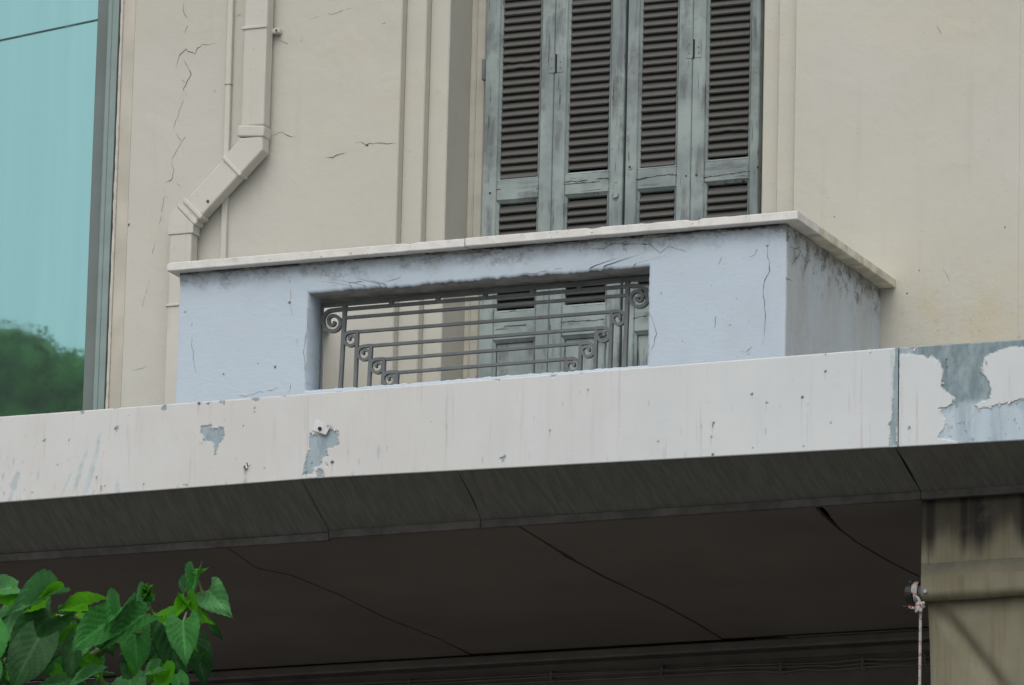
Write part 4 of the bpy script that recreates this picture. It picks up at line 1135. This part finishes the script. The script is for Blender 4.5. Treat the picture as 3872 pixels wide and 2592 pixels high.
# rope
rpz = empty('rope', (at(3477, 2300, YA-.01).x, YA, 5.6), 'white cord with red flecks wound round the awning pulley and hanging straight down', 'rope')
bm = bmesh.new(); ring = []
for i in range(75):
    a = i/74*2*math.pi*2.2-math.pi/2-.2; x = xp0+.030+.012*i/74
    ring.append((x, yt-.0325*math.cos(a+math.pi/2)*1.0, zt_+.0325*math.sin(a+math.pi/2)))
tube(bm, ring, .0052, 8); from_bm('coil', bm, ROPE, rpz, True)
k0 = at(3476, 2272, YA-.012); k1 = at(3481, 2296, YA-.016); rb = at(3477.5, 2600, YA-.01); 
bm = bmesh.new(); path = [Vector((xp0+.040, yt-.030, zt_-.012)), k0, k1]; tube(bm, smooth_path(path, 14), .0052, 8)
dirr = (rb-k1); tube(bm, [k1+dirr*t for t in [i/40 for i in range(0, 105, 1)]], .0052, 8); from_bm('cord', bm, ROPE, rpz, True)
bm = bmesh.new(); rnd = random.Random(3)
kp = [k1+Vector((.013*math.cos(t*2.3+.4), -.008+.010*math.sin(t*1.7), .016*math.sin(t*1.55+.5)-.002)) for t in range(9)]
tube(bm, smooth_path(kp, 70), .0055, 8); from_bm('knot', bm, ROPE, rpz, True)
bm = bmesh.new(); e0 = k1+Vector((-.004, -.004, -.004)); e1_ = at(3447, 2302, YA-.014); e2_ = at(3436, 2296, YA-.014)
tube(bm, smooth_path([e0, e1_+Vector((.008, 0, .001)), e2_], 14), .005, 8); from_bm('loose_end', bm, ROPE, rpz, True)
bm = bmesh.new()
for i in range(16):
    q = e2_+Vector((0, 0, -.001)); t_ = q+Vector((rnd.uniform(-.020, .004), rnd.uniform(-.01, .01), rnd.uniform(-.026, .010)))
    tube(bm, [q, q.lerp(t_, .5)+Vector((rnd.uniform(-.004, .004), 0, rnd.uniform(-.003, .003))), t_], .0022, 5)
o = from_bm('frayed_tip', bm, PLASTIC, rpz, True); o['kind'] = 'stuff'

# ------------------------------------------------------------------ mulberry tree in front, lower left
DT = 20.2
tr = empty('mulberry_tree', (-11.2, -5.3, .13), 'leafy mulberry branch with heart shaped leaves reaching up in front of the canopy, lower left', 'tree')
zf = lambda x, y: (x/2.343, 2100+y/2.343)
def lp(x, y, dd=0.0):
    p = zf(x, y); return atd(p[0], p[1], DT+dd)
def leaf_mesh(name, mat, fold, curl, pleat, seed):
    nu, nv = 46, 8; rr = random.Random(seed)
    co, fs, vein = [], [], []
    for i in range(nu+1):
        u = i/nu
        hw_ = .44*(max(0, math.sin(math.pi*min(1, u*.93+.07)**.62)))**.8*(1-u**6)
        if u > .6: hw_ *= 1-.38*((u-.6)/.4)**.8
        for k in range(-nv, nv+1):
            v = k/nv; av = abs(v)
            lobe = .30*(av**1.5)*(1-u)**3.2
            x = v*hw_*(1+.02*math.sin(i*2.7+k)) ; yv = u-lobe-.02*math.cos(v*3)
            if av == 1 and 0 < i < nu: yv += .010*(1 if i % 4 < 2 else -1)
            ph = (u-.40*av)*7.0
            sec = abs((ph % 1)-.5)*2               # 1 on a side vein
            z = fold*abs(x)-curl*(u-.15)**2-pleat*(1-sec)*(1-(2*av-1)**2*.6)*.5*(1-u*.5)+pleat*.25*math.sin(u*9+v*3+seed)
            z -= .10*(av**2)*hw_*(1 if seed % 2 else .3)
            co.append((x, yv, z)); vein.append(1.0 if k == 0 else (.45 if sec > .80 and av < .9 else 0.0))
    W = 2*nv+1
    for i in range(nu):
        for k in range(2*nv): fs.append((i*W+k, i*W+k+1, (i+1)*W+k+1, (i+1)*W+k))
    me = bpy.data.meshes.new(name); me.from_pydata(co, [], fs); me.update()
    a = me.attributes.new('vein', 'FLOAT', 'POINT'); a.data.foreach_set('value', vein)
    for p in me.polygons: p.use_smooth = True
    me.materials.append(mat); return me
MATS = {'d': LEAF_DARK, 'm': LEAF_MID, 'p': LEAF_PALE, 'y': LEAF_LIME}
LM = {(k, j): leaf_mesh('leaf', mt_, (.25, .55, .12)[j], (.25, .12, .45)[j], (.075, .10, .065)[j], j+1) for k, mt_ in MATS.items() for j in range(3)}
def place_leaf(B, T, width, roll, kind, var, flip=False):
    ax = (T-B); Ln = ax.length; ax.normalize()
    view = (CAM-B).normalized(); n_ = (view-ax*view.dot(ax)).normalized()
    sd = ax.cross(n_).normalized()
    n2 = (n_*math.cos(roll)+sd*math.sin(roll)).normalized(); s2 = ax.cross(n2).normalized()
    if flip: n2 = -n2; s2 = ax.cross(n2).normalized()
    o = bpy.data.objects.new('leaf', LM[(kind, var)]); col.objects.link(o); o.parent = tr
    zk = lrnd.uniform(.7, 2.0)
    M = Matrix((s2*width*1.25, ax*Ln, n2*Ln*zk)).transposed().to_4x4(); M.translation = B-tr.location
    o.matrix_local = M
    return o
lrnd = random.Random(44)
PX = DT/26987.0/2.343                                   # metres per zoomed pixel at the tree
# base, tip, apparent width (zoom px), roll, kind, mesh variant, depth of base and tip, flip
LV = [
 ((150,290),(-90,270),150,50,'p',0,.05,-.1,0), ((140,335),(-60,470),170,40,'y',0,0,-.05,1),
 ((420,380),(55,498),190,35,'p',1,-.1,-.25,0), ((430,385),(215,420),220,-55,'y',0,-.08,-.2,1),
 ((790,440),(375,448),150,-48,'y',0,.05,-.15,1), ((450,540),(65,893),330,20,'d',0,-.05,-.3,0), ((110,500),(-25,815),190,25,'p',0,.05,-.1,0),
 ((340,740),(90,1190),340,10,'d',2,-.25,-.35,0), ((1010,555),(640,800),300,22,'m',0,-.25,-.45,0), ((1075,480),(940,590),150,40,'m',1,-.22,-.4,0),
 ((1285,530),(978,692),220,25,'m',0,-.2,-.4,0), ((1285,350),(1200,455),90,25,'p',1,0,-.1,0), ((1290,352),(1232,458),70,-40,'m',1,0,-.08,0),
 ((1300,310),(1350,395),50,30,'y',1,0,-.05,0), ((1300,312),(1372,350),36,-20,'y',1,0,-.05,0), ((1295,320),(1243,325),28,30,'y',0,0,-.04,0), ((1300,305),(1283,278),26,10,'y',0,0,.02,0), ((1298,310),(1305,398),40,-30,'y',1,0,-.05,0),
 ((1742,160),(1690,372),125,20,'m',1,.0,-.1,0), ((1700,220),(1610,350),120,40,'d',1,.05,-.02,0), ((1738,138),(1866,135),48,-50,'y',0,0,-.06,1), ((1715,150),(1698,135),20,0,'y',0,0,0,0),
 ((1850,315),(1992,497),265,8,'p',0,.0,-.1,0), ((1640,420),(1535,565),110,25,'y',1,-.1,-.2,0), ((1655,420),(1757,555),100,-25,'y',1,-.1,-.2,0), ((1645,400),(1640,370),24,0,'y',0,-.1,-.1,0), ((1650,405),(1662,480),46,10,'y',0,-.1,-.15,0),
 ((1752,458),(1897,690),100,-30,'y',0,0,-.1,1), ((1622,588),(1635,925),275,6,'m',0,-.3,-.42,0), ((1480,640),(1650,1190),300,-12,'d',0,0,-.05,0), ((1740,780),(1835,1190),210,-18,'d',0,.12,.1,0),
 ((1885,590),(1960,778),70,45,'d',0,.15,.15,0), ((1512,500),(1290,612),110,40,'y',0,-.05,-.15,1), ((1190,690),(1228,1048),255,-8,'m',2,-.05,-.1,0), ((930,690),(985,892),200,14,'d',0,.1,.08,0),
 ((710,900),(925,990),160,30,'y',2,.1,.05,1), ((835,730),(722,853),95,35,'p',0,-.1,-.18,0), ((690,740),(590,1095),190,20,'d',0,0,-.08,0), ((500,590),(440,1040),290,10,'d',2,.15,.12,1),
 ((905,1035),(612,1078),80,50,'p',0,-.2,-.35,0), ((1150,1110),(1190,1330),280,10,'p',0,-.2,-.3,0), ((1415,995),(1262,1060),120,30,'p',1,-.25,-.3,0), ((1405,1030),(1440,1230),190,-20,'y',1,-.22,-.3,0),
 ((480,1030),(560,1150),120,40,'y',0,0,-.05,1), ((600,1140),(350,1105),80,45,'p',0,-.15,-.3,0), ((1470,560),(1440,720),170,20,'m',0,.1,.05,0), ((740,520),(690,600),110,40,'y',0,.12,.1,1), ((1180,460),(1345,500),110,-50,'d',0,-.1,-.1,1),
 ((350,660),(440,820),180,-20,'d',0,.2,.2,0), ((60,1000),(-60,1180),240,10,'d',0,.1,.1,0), ((1330,760),(1510,1130),210,-35,'d',2,.12,.1,0), ((1440,990),(1470,1040),50,10,'y',0,-.2,-.22,0), ((760,1150),(700,1260),160,10,'d',0,.05,0,0),
 ((1560,1060),(1640,1230),150,-30,'m',0,-.1,-.15,0), ((250,700),(120,840),170,30,'d',0,.2,.15,0), ((1560,480),(1460,520),70,45,'p',0,.0,-.05,0), ((620,590),(700,760),190,15,'d',2,.15,.12,0), ((380,420),(330,480),120,40,'d',0,.05,0,0), ((550,470),(500,510),70,30,'d',0,.1,.1,0), ((1350,540),(1380,680),70,10,'y',0,.1,.08,1),
]
for b, t, wd, rl, kd, vr, db, dt, fl in LV:
    place_leaf(lp(*b, db), lp(*t, dt), wd*PX/max(.45, math.cos(R(abs(rl)))), R(rl), kd, vr, bool(fl))
for i in range(34):                                     # small and half hidden leaves among the big ones
    x = lrnd.uniform(-20, 1750); y = lrnd.uniform(560, 1160)+max(0, (x-1400)*.3)
    B = lp(x, y, lrnd.uniform(.05, .3)); a_ = lrnd.uniform(-2.6, -.5); ln = lrnd.uniform(.045, .10)
    T = B+_r2*math.cos(a_)*ln+_u2*math.sin(a_)*ln+_fw*lrnd.uniform(-.05, .02)
    place_leaf(B, T, ln*lrnd.uniform(.55, .85), R(lrnd.uniform(-55, 55)), lrnd.choice('ddmmyyp'), lrnd.randrange(3), lrnd.random() < .35)
# the crown goes on below and to the left of the picture
rnd = random.Random(31)
for i in range(70):
    x = rnd.uniform(-1500, 1500); y = rnd.uniform(1150, 2600) if x > -100 else rnd.uniform(450, 2600)
    B = lp(x, y, rnd.uniform(-.5, .6)); T = B+Vector((rnd.uniform(-.07, .07), rnd.uniform(-.08, .02), -rnd.uniform(.08, .15)))
    place_leaf(B, T, rnd.uniform(.07, .13), R(rnd.uniform(-50, 50)), rnd.choice('ddmmpy'), rnd.randrange(3))
def branch(name, pts, r0, r1, mat, n=26):
    bm = bmesh.new(); tube(bm, smooth_path([p if isinstance(p, Vector) else lp(*p) for p in pts], n), lambda t: r0+(r1-r0)*t, 8); return from_bm(name, bm, mat, tr, True)
tb = Vector((-11.2, -5.3, .13)); J = Vector((-10.75, -5.55, 3.6))
trunk = branch('trunk', [tb, tb+Vector((.06, .02, 1.1)), tb+Vector((.2, -.1, 2.3)), J], .16, .10, BARK, 30)
branch('branch', [J-Vector((0, 0, .05)), Vector((-10.5, -5.7, 4.5)), lp(100, 1900, .35), lp(420, 1250, .3), lp(880, 860, .2), lp(1330, 700, .05), lp(1560, 640, .0)], .034, .004, STEM, 40)
branch('branch', [J-Vector((0, 0, .05)), Vector((-10.85, -5.8, 4.6)), lp(-300, 1500, .2), lp(-60, 800, .15), lp(250, 600, .12), lp(470, 540, .1)], .03, .006, STEM, 30)
branch('twig', [(465, 540, .1), (560, 550, .05), (710, 566, 0), (900, 610, -.05), (1000, 635, -.1)], .008, .005, STEM)
branch('twig', [(1120, 668, -.1), (1230, 690, -.05), (1340, 680, 0), (1500, 640, .05)], .0055, .004, STEM)
branch('twig', [(1560, 645, 0), (1690, 560, 0), (1770, 500, 0), (1803, 400, 0), (1760, 240, 0), (1715, 150, 0)], .0055, .003, STEM)
branch('twig', [(1240, 712, 0), (1310, 745, .02), (1390, 755, .05)], .004, .004, STEM)
branch('twig', [(1330, 690, .05), (1380, 600, .05), (1320, 430, .03), (1295, 320, 0)], .004, .0025, STEM)
branch('twig', [(1500, 640, .05), (1590, 540, 0), (1645, 410, -.1)], .004, .003, STEM)
branch('petiole', [(420, 595, 0), (500, 632, 0), (580, 665, .1)], .0035, .003, STEM)
branch('petiole', [(885, 758, 0), (820, 800, -.05), (725, 848, -.1)], .003, .0025, STEM)
branch('petiole', [(1815, 575, .05), (1780, 612, 0), (1700, 640, 0)], .003, .0025, STEM)
branch('petiole', [(785, 440, .05), (792, 500, .1), (730, 560, .05)], .003, .0025, STEM)
branch('petiole', [(1045, 600, -.2), (1070, 550, -.2), (1075, 485, -.2)], .003, .0025, STEM)
branch('petiole', [(868, 1075, -.15), (895, 1110, -.1), (900, 1180, 0)], .003, .0025, STEM)
branch('petiole', [(1625, 588, -.3), (1640, 540, -.25), (1655, 500, -.1)], .003, .0025, STEM)
branch('petiole', [(1850, 315, 0), (1810, 350, 0), (1800, 420, 0)], .003, .0025, STEM)

# ------------------------------------------------------------------ across the street: what the glass mirrors
def mirrored(px, py, y):
    p = at(px, py, .06); d_ = ray(px, py); d_ = Vector((d_.x, -d_.y, d_.z)); return p+d_*((y-.06)/d_.y)
YT = -44.0
pk = mirrored(70, 1215, YT)
big = empty('street_tree', (pk.x-.6, YT, 0), 'tall bushy green tree across the street, seen mirrored low in the teal glass', 'tree')
bm = bmesh.new(); tube(bm, smooth_path([(pk.x-.6, YT, 0), (pk.x-.4, YT, 6), (pk.x-.7, YT, 12), (pk.x-.5, YT, pk.z-2.5)], 20), lambda t: .34-.24*t, 10); from_bm('trunk', bm, BARK, big, True)
CROWN = plain('distant_foliage', (.17, .36, .085), .8, 0, .45, 3)
rnd = random.Random(77); bm = bmesh.new()
lobes = [(pk.x-.05, pk.z-.78, .78), (pk.x+.60, pk.z-.90, .58), (pk.x-.55, pk.z-.55, .6), (pk.x+1.2, pk.z-1.3, .7), (pk.x-.2, pk.z-1.7, 1.1), (pk.x-1.5, pk.z-1.2, 1.1), (pk.x+1.3, pk.z-2.6, 1.1), (pk.x-.5, pk.z-3.2, 1.7), (pk.x-2, pk.z-3.4, 1.5), (pk.x+1.2, pk.z-4.4, 1.5), (pk.x-.8, pk.z-5.4, 1.8)]
cv, cf = [], []
for lx, lz, lr in lobes:
    for i in range(int(6500*min(lr, 1.15)**2)):
        u_, v_, w_ = rnd.gauss(0, 1), rnd.gauss(0, 1), rnd.gauss(0, 1); l_ = math.sqrt(u_*u_+v_*v_+w_*w_)+1e-6
        rr = lr*(rnd.random()**.22)*(1+.10*mnoise.noise(Vector((u_/l_*3, v_/l_*3, w_/l_*3+lx))))
        c = Vector((lx+u_/l_*rr, YT+v_/l_*rr*.9, lz+w_/l_*rr)); s_ = rnd.uniform(.018, .036)
        a = Vector((rnd.uniform(-1, 1), rnd.uniform(-1, 1), rnd.uniform(-.4, .4))).normalized(); b = a.cross(Vector((rnd.uniform(-.5, .5), rnd.uniform(-.5, .5), 1))).normalized()
        k = len(cv); cv += [c+a*s_, c+b*s_*.6, c-a*s_, c-b*s_*.6]; cf.append((k, k+1, k+2, k+3))
bm.free()
for lx, lz, lr in lobes:                       # the dense, leafy heart of each bough
    nn_, mm_ = 14, 9; k0_ = len(cv)
    for i in range(mm_+1):
        th_ = math.pi*i/mm_
        for k in range(nn_):
            ph_ = 2*math.pi*k/nn_; q = .86*lr*(1+.07*mnoise.noise(Vector((math.cos(ph_)*2, th_*2, lx+math.sin(ph_)*2))))
            cv.append(Vector((lx+q*math.sin(th_)*math.cos(ph_), YT+.9*q*math.sin(th_)*math.sin(ph_), lz+q*math.cos(th_))))
    for i in range(mm_):
        for k in range(nn_): cf.append((k0_+i*nn_+k, k0_+i*nn_+(k+1) % nn_, k0_+(i+1)*nn_+(k+1) % nn_, k0_+(i+1)*nn_+k))
me = bpy.data.meshes.new('crown'); me.from_pydata(cv, [], cf); link('crown', me, CROWN, big)
ca, cb_ = mirrored(-40, 163, -4.2), mirrored(380, 74, -4.2)
dd_ = (cb_-ca)
pts = []
for i in range(61):
    t = -14+29*i/60
    p = ca+dd_*t; p.z += .00065*(t-.5)**2*1.2; pts.append(p)
bm = bmesh.new(); tube(bm, pts, .0052, 6)
tag(from_bm('overhead_cable', bm, CABLEM, None, True), 'thin black overhead cable above the street, mirrored as a slanting line in the teal glass', 'cable')
